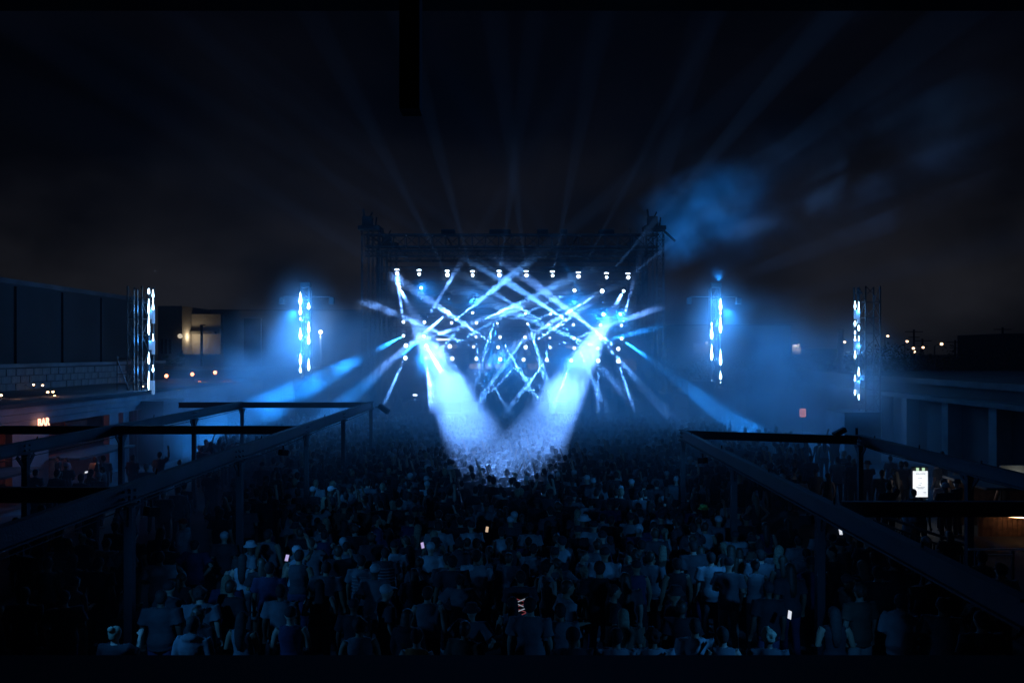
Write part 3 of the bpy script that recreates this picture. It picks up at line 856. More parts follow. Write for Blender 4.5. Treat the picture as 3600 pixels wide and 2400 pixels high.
# lit menu board
mb = thing('menu_board', 'bright white lit menu board with striped header on the right', 'sign board', (14.2, 28, 0))
xl, xr = at(3207, 0, 28).x, at(3258, 0, 28).x
MB().box((xl - .03, 27.96, .9), (xr + .03, 28.05, 2.0)).build('board', M['black'], mb)
MB().box((xl, 27.93, .95), (xr, 27.955, 1.86)).build('screen', M['screen'], mb)
for k in range(5):
    a = xl + k * (xr - xl) / 5
    MB().box((a + .008, 27.93, 1.865), (a + (xr - xl) / 5, 27.955, 1.97)).build('header_stripe', M['green_mark'] if k % 2 else M['black'], mb)
MB().box((xl + .05, 27.98, 0), (xl + .1, 28.03, .898)).box((xr - .1, 27.98, 0), (xr - .05, 28.03, .898)).build('legs', M['black'], mb)
for k, (zz, w0, w1) in enumerate(((1.60, .3, .6), (1.42, .42, .6), (1.36, .35, .55), (1.28, .2, .8), (1.24, .3, .7), (1.1, .7, .9))):
    W_ = xr - xl
    MB().box((xl + w0 * W_, 27.924, zz), (xl + w1 * W_, 27.928, zz + .018)).build('text_line', M['screen_mark'], mb)
cu = bpy.data.curves.new('welcome', 'FONT'); cu.body = 'WELCOME'; cu.size = .07; cu.extrude = .002; cu.align_x = 'CENTER'
to = bpy.data.objects.new('tmp', cu); COL.objects.link(to)
dg = bpy.context.evaluated_depsgraph_get()
me = bpy.data.meshes.new_from_object(to.evaluated_get(dg)); bpy.data.objects.remove(to)
me.materials.clear(); me.materials.append(M['screen_mark'])
o = bpy.data.objects.new('heading', me); COL.objects.link(o); o.parent = mb
o.rotation_euler = (R(90), 0, 0); o.location = Vector(((xl + xr) / 2, 27.922, 1.74)) - mb.location
light('screen_light', 'POINT', ((xl + xr) / 2, 27.6, 1.5), 12, (.9, .95, 1), mb, .2)
# red sign
rs = thing('red_sign', 'small glowing red sign panel in the blue smoke at right', 'sign', at(2822, 1465, 48), R(12))
p = at(2822, 1453, 48)
MB().box((-.2, -.02, -.03), (.2, .02, .45)).build('panel', M['red_panel'], rs)
rs.children[0].data.transform(parent_world(rs) @ Matrix.Identity(4)); rs.children[0].data.transform(Matrix.Identity(4))
rs.children[0].data.transform(Matrix.Identity(4))
me = rs.children[0].data
me.clear_geometry()
mm = MB().box((-.2, -.02, 0), (.2, .02, .5)); me.from_pydata(mm.v, [], mm.f); me.materials.clear(); me.materials.append(M['red_panel'])
m = MB()
for r_ in range(3):
    for c in range(3):
        m.box((-.13 + c * .1, -.026, .1 + r_ * .13), (-.08 + c * .1, -.022, .17 + r_ * .13))
me = m.mesh('letters', M['screen_mark']); o = bpy.data.objects.new('letters', me); COL.objects.link(o); o.parent = rs
MB().bar((rs.location.x, 48.03, 0), (rs.location.x, 48.03, rs.location.z), .06).build('pole', M['black'], rs)
# red lit curtain pieces right of far right tower
rc = thing('market_tent', 'dark tent with faint red light right of the far tower', 'tent', (15, 57, 0))
MB().box((12.2, 56.5, 0), (16.6, 59, 3.4)).build('side_wall', M['cloth'], rc)
MB().box((12.6, 56.3, .8), (13.3, 56.45, 3.2)).box((13.6, 56.3, .6), (13.9, 56.45, 2.6)).build('red_curtain', M['orange_cloth'], rc)
MB().box((11.9, 56.1, 3.402), (16.9, 59.3, 3.55)).build('roof', M['roof'], rc)
light('tent_lamp', 'POINT', (13.4, 55.6, 2.6), 40, (1, .15, .05), rc, .1)

# stairs and railings low on the right
sr = thing('ramp_railing', 'sloping slatted ramp railing behind the right pergola posts', 'railing', (10.6, 20.6, 0))
A0, A1 = at(3070, 1800, 21.5), at(3420, 1925, 19.6)
MB().bar(A0, A1, .06).build('handrail', M['frame'], sr)
MB().bar(A0 - Vector((0, 0, .22)), A1 - Vector((0, 0, .22)), .05).build('mid_rail', M['frame'], sr)
sl = MB().box((-.02, -.015, 0), (.02, .015, 1)).mesh('slat', M['frame'])
n = 34
for k in range(n):
    p = A0.lerp(A1, (k + .5) / n) - Vector((0, 0, .26))
    o = bpy.data.objects.new('slat', sl); COL.objects.link(o); o.parent = sr
    o.location = Vector((p.x, p.y, 0.02)) - sr.location; o.scale = (1, 1, p.z - .02)
TUBE = mat('polished_rail', (.8, .8, .8), .35, .2, bump=0)
hr = thing('handrail', 'horizontal metal handrail catching blue light at lower right', 'railing', (11, 17.9, 0))
for (a, b_) in ((at(3405, 1930, 18), at(3590, 1930, 18)), (at(3592, 1930, 18), at(3680, 1930, 18)), (at(3432, 1951, 18), at(3560, 1951, 18))):
    MB().bar(a, b_, .045).build('tube_rail', TUBE, hr)
for px in (3430, 3560, 3650):
    q = at(px, 1930, 18.03); MB().bar((q.x, q.y, 0), q, .05).build('post', M['frame'], hr)
wp = thing('wooden_kiosk', 'wooden slatted kiosk with warm inner light at the right edge', 'kiosk', (16, 26, 0))
kx0 = at(3440, 0, 26).x
for k in range(20):
    MB().box((kx0 + k * .16, 26, .02), (kx0 + k * .16 + .14, 26.05, 1.1)).build('slat', M['wood'], wp)
MB().box((kx0 - .1, 25.4, 1.62), (kx0 + 4, 28, 1.7)).build('roof', M['roof'], wp)
MB().box((kx0 - .02, 27.7, .02), (kx0 + 4, 27.8, 1.6)).build('back_wall', M['wood'], wp)
MB().bar(at(3530, 1814, 25.6), at(3640, 1822, 25.6), .03).build('lamp_strip', M['bulb'], wp)
light('inner_lamp', 'POINT', (kx0 + 1.6, 25.5, 1.4), .6, (1, .42, .16), wp, .1)
ps = thing('pale_banner', 'pale grey banner panel above the wooden kiosk at right edge', 'banner', at(3560, 1660, 27))
MB().box((at(3511, 0, 27).x, 26.9, at(0, 1668, 27).z), (at(3700, 0, 27).x, 26.95, at(0, 1634, 27).z)).build('panel', M['wall'], ps)
for px in (3520, 3640):
    q = at(px, 1668, 26.98); MB().bar((q.x, q.y + .01, 0), (q.x, q.y + .01, at(0, 1634, 27).z), .05).build('pole', M['black'], ps)
light('added_banner_light', 'POINT', at(3600, 1690, 26.5), 5, (.9, .95, .8), ps, .1)  # point light added to brighten the banner

# background right: buildings, trees, poles, street lamps
bg1 = thing('distant_building', 'distant dark building right of the stage with brightly lit corner', 'building', (50, 130, 0))
MB().box((at(2345, 0, 122).x, 122, 0), (at(2780, 0, 122).x, 140, at(0, 1145, 122).z)).build('wall', M['grey_wall'], bg1)
MB().box((at(2340, 0, 121.9).x, 121.9, at(0, 1145, 122).z + .01), (at(2785, 0, 122).x, 140.2, at(0, 1141, 122).z)).build('roof', M['roof'], bg1)
MB().box((at(2438, 0, 121.8).x, 121.8, at(0, 1240, 121.8).z), (at(2495, 0, 121.8).x, 121.98, at(0, 1206, 121.8).z)).build('lit_wall_panel', M['wall'], bg1)
light('wall_lamp_light', 'POINT', at(2485, 1206, 121.1), 260, (1, .92, .8), bg1, .2)
MB().ball(at(2484, 1205, 121.2), .25, 8, 6).build('wall_lamp', M['window_light'], bg1)
bg2 = thing('distant_building', 'distant low building with a bright lit gable among trees', 'building', (50, 125, 0))
MB().box((at(2785, 0, 126).x, 126, 0), (at(2950, 0, 126).x, 138, at(0, 1226, 126).z)).build('wall', M['dark_wall'], bg2)
MB().box((at(2784, 0, 125.8).x, 125.8, at(0, 1245, 126).z), (at(2814, 0, 126).x, 125.98, at(0, 1211, 126).z)).build('lit_gable', M['wall'], bg2)
light('wall_lamp_light', 'POINT', at(2806, 1214, 125.2), 260, (1, .93, .8), bg2, .2)
MB().ball(at(2808, 1212, 125.3), .25, 8, 6).build('wall_lamp', M['window_light'], bg2)
bg3 = thing('distant_building', 'distant dark block at the far right above the tree line', 'building', (88, 140, 0))
MB().box((at(3540, 0, 135).x, 135, 0), (at(3800, 0, 135).x, 150, at(0, 1172, 135).z)).build('wall', M['dark_wall'], bg3)
wt = thing('pale_column', 'pale concrete column standing behind the near right light tower', 'column', (0, 0, 0))
wt.location = (at(2955, 0, 110).x, 110, 0)
MB().tube([(wt.location.x, 110, 0), (wt.location.x, 110, at(0, 1164, 110).z)], [.38, .36], 12).build('shaft', M['wall'], wt)
MB().tube([(wt.location.x, 110, at(0, 1164, 110).z), (wt.location.x, 110, at(0, 1160, 110).z)], [.45, .45], 12).build('cap', M['wall'], wt)


def leaves(m, c, rad, n, size, rg):
    for _ in range(n):
        while True:
            u = Vector((rg.uniform(-1, 1), rg.uniform(-1, 1), rg.uniform(-.8, 1)))
            if .35 < u.length < 1: break
        k = 1 + .28 * noise.noise(u * 2.3 + Vector(c) * .37)
        p = Vector(c) + Vector((u.x * rad[0] * k, u.y * rad[1] * k, u.z * rad[2] * k))
        a = Vector((rg.uniform(-1, 1), rg.uniform(-1, 1), rg.uniform(-1, 1))).normalized()
        b_ = a.orthogonal().normalized()
        s_ = size * rg.uniform(.6, 1.3); i = len(m.v)
        m.v += [tuple(p - a * s_), tuple(p + b_ * s_ * .5), tuple(p + a * s_), tuple(p - b_ * s_ * .5)]
        m.f.append((i, i + 1, i + 2, i + 3))


def tree(label, px, top, d, wid, n=700):
    x = at(px, 0, d).x; zt = at(0, top, d).z
    rg = random.Random(int(px))
    t = thing('tree', label, 'tree', (x, d, 0), 0, 'trees along the far boundary')
    m = MB()
    m.tube([(x, d, 0), (x + .2, d, zt * .3), (x, d, zt * .6)], [.32, .24, .14], 8)
    for k in range(5):
        an = k * 1.3
        m.tube([(x + .1, d, zt * (.3 + .05 * k)), (x + math.cos(an) * wid * .25, d + math.sin(an) * wid * .2, zt * (.5 + .06 * k))], [.12, .05], 6)
    m.build('trunk', M['bark'], t)
    m = MB()
    for k in range(7):
        an = rg.uniform(0, 6.28); rr = rg.uniform(.1, .5) * wid
        c = (x + math.cos(an) * rr, d + math.sin(an) * rr * .6, zt * rg.uniform(.45, .78))
        leaves(m, c, (wid * .33, wid * .3, zt * .24), n // 7, .28, rg)
    m.build('crown', M['leaf'], t)


tree('dark round tree right of the near right light tower', 3110, 1200, 118, 8.5)
tree('small dark tree between the distant street lamps', 3210, 1232, 125, 5.5, 400)
tree('wide dark tree between the street lamp and the far block', 3400, 1206, 120, 9)
tree('tall dark tree at the far right in front of the block', 3500, 1214, 122, 8.5)
tree('dark tree beside the lit gable behind the right smoke', 2775, 1220, 121, 3.6, 500)
tree('dark tree in front of the lit wall by far right tower', 2460, 1222, 116, 4.2, 500)
tree('leafy tree lit grey green behind the right half of the stage', 2150, 1262, 94, 4.6, 700)
tree('dark leafy tree behind the stage lit window row', 1745, 1286, 95, 3.2, 500)
tree('small bush beside the lit doorway of the grey building', 615, 1235, 98, 2.2, 300)
tree('dark low tree behind the roof at the far right edge', 3590, 1235, 116, 6, 400)
for k, (px, top) in enumerate(((2350, 1225), (2640, 1238), (2900, 1240), (3010, 1225), (3300, 1240))):
    tree(('low dark tree just right of the stage behind smoke', 'low dark tree halfway between the right light towers', 'low dark tree left of the pale column', 'low dark tree hidden behind the near right tower mast', 'low dark tree right of the small tree group')[k], px, top, 119, 5, 350)


def street_lamp(label, px, py, d, arm=1.0, tall=True):
    p = at(px, py, d)
    t = thing('street_lamp', label, 'street lamp', (p.x - arm, d, 0), 0, 'distant warm street lamps')
    MB().bar((p.x - arm, d, 0), (p.x - arm, d, p.z - .3), .16).bar((p.x - arm, d, p.z - .3), (p.x, d, p.z + .1), .1).build('pole', M['steel'], t)
    MB().ball(p, (.24, .2, .18), 8, 6).build('lamp', M['street'], t)


for lab, px, py, d, arm in (('street lamp just left of the near right tower, behind smoke', 2969, 1202, 125, .3), ('highest distant street lamp right of the near right tower', 3121, 1181, 135, .5),
                       ('street lamp over the dark round tree, second highest', 3189, 1200, 135, .4), ('lower street lamp at the foot of the utility pole', 3211, 1224, 130, .4),
                       ('dim street lamp right of the utility pole', 3245, 1221, 140, .4), ('street lamp with visible pale pole standing alone at right', 3310, 1209, 115, 1.0),
                       ('street lamp near the roof edge, lowest on the right', 3183, 1347, 62, .4), ('faint tiny street lamp left of the pale column', 2950, 1203, 150, .3),
                       ('small low lamp beside the utility pole foot', 3214, 1236, 128, .3)):
    street_lamp(lab, px, py, d, arm)
t = thing('street_pole', 'slim street pole in front of the lit doorway at left', 'pole', (at(709, 0, 92).x, 92, 0))
MB().bar((at(709, 0, 92).x, 92, 0), at(709, 1143, 92), .22).build('shaft', M['black'], t)
MB().bar(at(704, 1142, 92), at(722, 1142, 92), .12).build('arm', M['grey_wall'], t)
p = at(1127, 1167, 62)
t = thing('pole_lamp', 'bright white lamp on a pole right of the far left tower', 'pole lamp', (p.x, 62, 0))
MB().bar((p.x, 62, 0), p, .07).build('pole', M['wall'], t)
MB().ball(p, .16, 8, 6).build('lamp', M['lens'], t)
light('lamp_light', 'POINT', p + Vector((0, -.3, 0)), 400, (.5, .7, 1), t, .1)
for lab, px, top in (('utility pole with crossarm right of the round tree', 3213, 1158), ('thin utility pole behind the street lamps', 3243, 1190), ('faint utility pole over the far right trees', 3358, 1195), ('utility mast rising over the far right trees', 3525, 1150)):
    p = at(px, top, 145)
    t = thing('utility_pole', lab, 'utility pole', (p.x, 145, 0), 0, 'distant utility poles')
    MB().bar((p.x, 145, 0), p, .25).build('shaft', M['black'], t)
    MB().bar(p + Vector((-1.6, 0, -.4)), p + Vector((1.6, 0, -.4)), .14).bar(p + Vector((-1.0, 0, -1.4)), p + Vector((1.0, 0, -1.4)), .12).build('crossarm', M['black'], t)
# small white logo light on a wall left under stage
t = thing('wall_light', 'small pair of white lights low beside the stage left wing', 'wall light', at(1458, 1390, 58))
MB().box(at(1452, 1390, 58), at(1466, 1386, 58) + Vector((0, .05, 0))).build('upper_light', M['lens'], t)
MB().ball(at(1458, 1405, 58), .1, 8, 6).build('lower_light', M['tube_side'], t)
MB().bar((at(1458, 0, 58).x, 58.1, 0), (at(1458, 0, 58).x, 58.1, at(0, 1384, 58).z), .08).build('post', M['black'], t)

# scattered lit spots behind tents at the bar side
# ------------------------------------------------------------------ people
SKIN = [mat('skin_light', (.42, .27, .2), .6, var=.1, bump=0), mat('skin_mid', (.28, .16, .1), .6, var=.1, bump=0), mat('skin_dark', (.11, .06, .04), .6, var=.1, bump=0)]
HAIR = {'dark': mat('dark_hair', (.015, .012, .01), .8, var=.4, scale=30), 'brown': mat('brown_hair', (.05, .03, .018), .55, var=.4, scale=30), 'blond': mat('blond_hair', (.22, .18, .12), .8, var=.3, scale=30)}
TOP = {'black': (.015, .015, .017), 'charcoal': (.05, .05, .055), 'navy': (.025, .035, .08), 'grey': (.14, .14, .15), 'white': (.38, .39, .41),
       'pale grey': (.26, .27, .28), 'brown': (.10, .07, .05), 'orange': (.5, .13, .04), 'red': (.3, .03, .02), 'olive': (.08, .09, .05)}
TOP = {k: mat(k.replace(' ', '_') + '_cotton', v, .9, var=.22, scale=5, bump=.5, bscale=9) for k, v in TOP.items()}
JEAN = [mat('blue_jeans', (.04, .06, .12), .9, var=.3), mat('black_jeans', (.015, .015, .018), .9), mat('grey_trousers', (.12, .12, .12), .9), mat('pale_shorts', (.35, .33, .3), .9)]
HATM = {'white': mat('white_hat_cloth', (.42, .42, .43), .9, bump=.3), 'dark': mat('dark_hat_cloth', (.02, .02, .022), .9), 'red': mat('red_hat_cloth', (.45, .04, .02), .9), 'green': mat('green_hat_cloth', (.35, .6, .12), .9)}
SHOE = mat('trainers', (.3, .3, .3), .8)
TMP = bpy.data.collections.new('scratch')
COL.children.link(TMP)


def fuse(mb, name, voxel, ratio, smooth=4, noise_amp=0.):
    me = mb.mesh('tmp')
    bm = bmesh.new(); bm.from_mesh(me); bmesh.ops.recalc_face_normals(bm, faces=bm.faces); bm.to_mesh(me); bm.free()
    o = bpy.data.objects.new('tmp', me); TMP.objects.link(o)
    r = o.modifiers.new('r', 'REMESH'); r.mode = 'VOXEL'; r.voxel_size = voxel
    s = o.modifiers.new('s', 'SMOOTH'); s.iterations = smooth; s.factor = .5
    if ratio < 1:
        d = o.modifiers.new('d', 'DECIMATE'); d.ratio = ratio
    dg = bpy.context.evaluated_depsgraph_get(); dg.update()
    res = bpy.data.meshes.new_from_object(o.evaluated_get(dg))
    bpy.data.objects.remove(o); bpy.data.meshes.remove(me)
    if noise_amp:
        for v in res.vertices:
            k = noise.noise(Vector((v.co.x * 9, v.co.y * 9, v.co.z * 4)))
            v.co += v.normal * k * noise_amp
    res.name = name
    res.polygons.foreach_set('use_smooth', [True] * len(res.polygons))
    return res


# arm poses: shoulder -> elbow -> wrist -> finger direction, for the left (-x) and right (+x) arm; +y is the way the person faces
ARMS = {
    'down': (((-.245, -.02, 1.13), (-.26, .06, .88)), ((.245, -.02, 1.13), (.26, .06, .88))),
    'bent': (((-.25, -.03, 1.14), (-.12, .24, 1.12)), ((.25, -.03, 1.14), (.12, .24, 1.12))),
    'raised': (((-.245, -.02, 1.13), (-.26, .08, .9)), ((.30, .10, 1.56), (.24, .16, 1.82))),
    'both_up': (((-.32, .05, 1.55), (-.24, .10, 1.82)), ((.32, .05, 1.56), (.25, .1, 1.84))),
    'hips': (((-.38, -.08, 1.20), (-.2, .0, 1.0)), ((.38, -.08, 1.20), (.2, .0, 1.0))),
    'phone': (((-.245, .02, 1.13), (-.2, .2, 1.0)), ((.25, .12, 1.28), (.14, .36, 1.46))),
}
LEAN = {'down': 0, 'bent': .02, 'raised': -.02, 'both_up': 0, 'hips': .01, 'phone': .01}


def arm_tube(mb, sgn, el, wr, infl=0., part=1.0):
    sh = Vector((sgn * .185, 0, 1.42)); el = Vector(el); wr = Vector(wr)
    if part < 1:   # a short sleeve
        e = sh.lerp(el, part)
        mb.tube([sh - Vector((sgn * .04, 0, .02)), sh, sh.lerp(e, .5), e], [.075 + infl, .068 + infl, .062 + infl, .064 + infl * 1.6], 10)
        return
    mb.tube([sh - Vector((sgn * .03, 0, .0)), sh.lerp(el, .3), el, el.lerp(wr, .3), wr], [.062 + infl, .054 + infl, .042 + infl, .043 + infl, .028 + infl], 10)
    if infl: return
    d = (wr - el).normalized()
    side = d.cross(Vector((0, 0, 1))); side = side.normalized() if side.length > .1 else Vector((1, 0, 0))
    nrm = d.cross(side).normalized()
    palm = wr + d * .085
    mb.tube([wr - d * .01, wr + d * .045, palm], [(.026, .02), (.04, .018), (.04, .016)], 8)
    for k, (off, ln) in enumerate(((-.031, .062), (-.011, .075), (.010, .07), (.030, .055))):
        b = palm - d * .012 + side * off
        c = b + d * ln * .55 + nrm * .006
        t = c + d * ln * .5 + nrm * .022
        mb.tube([b, c, t], [.0105, .0095, .0075], 6)
    tb = wr + d * .03 + side * -.035 * sgn
    mb.tube([tb, tb + d * .03 - side * .022 * sgn, tb + d * .06 - side * .026 * sgn + nrm * .01], [.012, .011, .009], 6)


TORSO = [(.86, 0, 0, .155, .105), (.93, 0, -.01, .17, .118), (1.0, 0, -.005, .16, .11), (1.08, 0, .005, .14, .095), (1.2, 0, .005, .155, .10), (1.3, 0, .0, .172, .112), (1.38, 0, -.01, .168, .105), (1.44, 0, -.015, .13, .082), (1.475, 0, -.01, .075, .062)]


def torso(mb, infl=0., z0=.86, flare=0., fem=0., wide=1.0):
    pts = []; rad = []
    for z_, x_, y_, rx, ry in TORSO:
        if z_ < z0 - .001: continue
        k = 1.0
        if fem: k = .93 if z_ > 1.05 else 1.03
        pts.append((x_, y_, z_)); rad.append(((rx * k * wide + infl), ry + infl))
    if z0 < pts[0][2] - .001 or flare:
        r0 = rad[0]
        pts.insert(0, (pts[0][0], pts[0][1], z0 - .06)); rad.insert(0, (r0[0] + flare, r0[1] + flare))
    mb.tube(pts, rad, 20)


def legs(mb, infl=0., cut=0.):
    for s in (-1, 1):
        hp, kn, an = Vector((s * .085, -.01, .92)), Vector((s * .105, .015, .5)), Vector((s * .12, -.03, .09))
        if cut:
            mb.tube([hp, hp.lerp(kn, .45), hp.lerp(kn, .97)], [.088 + infl, .082 + infl, .07 + infl], 10)
        else:
            mb.tube([hp, hp.lerp(kn, .35), kn, kn.lerp(an, .3), an], [.088 + infl, .075 + infl, .052 + infl, .052 + infl, .036 + infl * 1.4], 10)
            if not infl:
                mb.tube([an + Vector((0, -.05, -.05)), an + Vector((0, .03, -.055)), an + Vector((0, .17, -.065))], [(.035, .035), (.04, .034), (.03, .02)], 8)


def head(mb):
    c = Vector((0, .012, 1.635))
    mb.tube([(0, -.012, 1.42), (0, -.004, 1.5), (0, .0, 1.57)], [.062, .052, .054], 12)
    mb.ball(c, (.076, .094, .112), 16, 12)
    mb.tube([c + Vector((0, .03, -.04)), c + Vector((0, .05, -.09)), c + Vector((0, .068, -.108))], [.055, .042, .02], 10)     # jaw, chin
    mb.tube([c + Vector((0, .085, .02)), c + Vector((0, .112, -.022)), c + Vector((0, .095, -.032))], [.009, .015, .011], 6)   # nose
    mb.tube([c + Vector((-.03, .082, -.056)), c + Vector((.03, .082, -.056))], [.011, .011], 6)                          # lips
    mb.tube([c + Vector((-.045, .078, .03)), c + Vector((.045, .078, .03))], [.011, .011], 6)                            # brow
    for s in (-1, 1):
        mb.ball(c + Vector((s * .078, -.005, -.008)), (.012, .022, .034), 6, 5)


def body_mesh(pose, fem):
    mb = MB()
    torso(mb, fem=fem)
    legs(mb); head(mb)
    for s, (el, wr) in zip((-1, 1), ARMS[pose]): arm_tube(mb, s, el, wr)
    return fuse(mb, 'body', .0115, .16)


def shirt_mesh(pose, kind, fem):
    mb = MB()
    if kind == 'tank':
        torso(mb, .012, .93, .0, fem)
        for s in (-1, 1): mb.ball((s * .12, -.012, 1.43), (.045, .07, .035), 8, 6)
    elif kind == 'hoodie':
        torso(mb, .04, .86, .01, fem)
        for s, (el, wr) in zip((-1, 1), ARMS[pose]):
            arm_tube(mb, s, el, Vector(el).lerp(Vector(wr), .9), .02)
        mb.ball((0, -.09, 1.47), (.12, .07, .06), 10, 7)
    else:
        torso(mb, .026, .86, .012, fem)
        for s, (el, wr) in zip((-1, 1), ARMS[pose]): arm_tube(mb, s, el, wr, .022, .72)
    return fuse(mb, 'shirt', .017, .35, 2, .010)


def hair_mesh(kind):
    mb = MB()
    c = Vector((0, .0, 1.655))
    if kind == 'short':
        mb.ball(c, (.086, .098, .10), 14, 10); mb.ball(c + Vector((0, -.03, -.05)), (.07, .068, .07), 10, 8)
        cutf = True
    elif kind == 'curly':
        rg = random.Random(3)
        for k in range(46):
            u = Vector((rg.gauss(0, 1), rg.gauss(0, 1) - .3, rg.gauss(0, 1) + .5)).normalized()
            mb.ball(c + Vector((u.x * .085, u.y * .095 - .01, u.z * .095)), .03, 6, 5)
        mb.ball(c + Vector((0, -.02, 0)), (.09, .09, .1), 10, 8)
    elif kind == 'long':
        mb.ball(c, (.09, .10, .103), 14, 10)
        mb.tube([(0, -.03, 1.68), (0, -.06, 1.56), (0, -.10, 1.42), (0, -.125, 1.28), (0, -.12, 1.16)], [(.082, .058), (.086, .055), (.08, .04), (.066, .028), (.035, .012)], 14)
    elif kind == 'bun':
        mb.ball(c, (.085, .097, .099), 14, 10); mb.ball(c + Vector((0, -.08, .08)), .045, 10, 8); mb.ball(c + Vector((0, -.03, -.05)), (.065, .066, .06), 10, 8)
    elif kind == 'ponytail':
        mb.ball(c, (.085, .097, .099), 14, 10)
        mb.tube([(0, -.08, 1.70), (0, -.14, 1.66), (0, -.15, 1.52), (0, -.13, 1.40)], [.025, .03, .032, .012], 10)
    elif kind == 'cap':
        mb.ball(c + Vector((0, -.002, .02)), (.09, .102, .088), 14, 10)
        mb.tube([(0, .075, 1.69), (0, .13, 1.682), (0, .18, 1.668)], [(.075, .012), (.07, .009), (.04, .007)], 12)
    elif kind == 'bucket':
        mb.tube([(0, 0, 1.655), (0, 0, 1.70), (0, 0, 1.765), (0, 0, 1.775)], [.155, .10, .086, .06], 18)
    elif kind == 'beanie':
        mb.ball(c + Vector((0, -.005, .012)), (.089, .10, .108), 14, 10)
    me = fuse(mb, 'hair' if kind not in ('cap', 'bucket', 'beanie') else 'hat', .012, .3, 2, .006 if kind in ('short', 'long', 'curly') else 0)
    # cut the face free
    if kind not in ('cap', 'bucket', 'beanie'):
        bm = bmesh.new(); bm.from_mesh(me)
        kill = [v for v in bm.verts if v.co.y > .035 and v.co.z < 1.675]
        bmesh.ops.delete(bm, geom=kill, context='VERTS'); bm.to_mesh(me); bm.free()
    return me


def trouser_mesh(kind):
    mb = MB()
    legs(mb, .016, kind == 'shorts')
    mb.tube([(0, -.01, .84), (0, -.01, .93), (0, -.005, 1.0)], [(.165, .115), (.182, .13), (.165, .118)], 18)
    return fuse(mb, 'shorts' if kind == 'shorts' else 'trousers', .02, .4, 2, .006)


def shoe_mesh(s):
    mb = MB()
    if True:
        a = Vector((s * .12, -.03, .045))
        mb.tube([a + Vector((0, -.07, 0)), a + Vector((0, -.02, .015)), a + Vector((0, .08, 0)), a + Vector((0, .19, -.012))], [(.035, .04), (.045, .05), (.048, .04), (.03, .025)], 10)
    return mb.mesh('shoe', SHOE, True)


BODY = {(p, f): body_mesh(p, f) for p in ARMS for f in (0, 1)}
SHIRT = {}
def shirt(p, k, f):
    if (p, k, f) not in SHIRT: SHIRT[(p, k, f)] = shirt_mesh(p, k, f)
    return SHIRT[(p, k, f)]
HAIRM = {k: hair_mesh(k) for k in ('short', 'curly', 'long', 'bun', 'ponytail', 'cap', 'bucket', 'beanie')}
TROU = {k: trouser_mesh(k) for k in ('trousers', 'shorts')}
SHOES = [shoe_mesh(-1), shoe_mesh(1)]
NECKHAIR = None
for me in list(BODY.values()) + list(HAIRM.values()) + list(TROU.values()):
    if not me.materials: me.materials.append(None)


def add(nm, me, parent, material):
    o = bpy.data.objects.new(nm, me); COL.objects.link(o); o.parent = parent
    if material:
        if not me.materials: me.materials.append(None)
        o.material_slots[0].link = 'OBJECT'; o.material_slots[0].material = material
    return o


POSEW = {'down': 'arms down', 'bent': 'forearms forward', 'raised': 'right arm raised', 'both_up': 'both arms raised', 'hips': 'hands on hips', 'phone': 'holding a phone up'}
GARM = {'tee': 't-shirt', 'tank': 'tank top', 'hoodie': 'long-sleeved top'}


def person(x, y, z0, ht=1.75, rz=0., pose='down', top='black', garment='tee', hair='short', hc='dark', fem=0, skin=0, leg='trousers', legm=1, group=None, label=None, lean=0):
    t = thing('person', label, 'person', (x, y, z0), rz, group)
    s = ht / 1.75
    t.scale = (s * rng.uniform(1.06, 1.2), s * rng.uniform(1.04, 1.12), s * 1.03)
    t.rotation_euler.x = lean
    b = add('body', BODY[(pose, fem)], t, SKIN[skin])
    add('shirt', shirt(pose, garment, fem), t, TOP[top])
    add(TROU[leg].name.split('.')[0], TROU[leg], t, JEAN[legm])
    for q_ in SHOES: add('shoe', q_, t, None)
    hat = hair in ('cap', 'bucket', 'beanie')
    add('hat' if hat else 'hair', HAIRM[hair], t, HATM[hc] if hat else HAIR[hc])
    t['_info'] = 0
    del t['_info']
    return t


def headinfo(px, py, z=1.78):
    """distance and x of someone whose head top is seen at this place; feet on the ground"""
    y = F * (CH - z) / (py - HY)
    for _ in range(3):
        y = F * (CH - z - ground_z(y)) / (py - HY)
    return (px - CX) / F * y, y


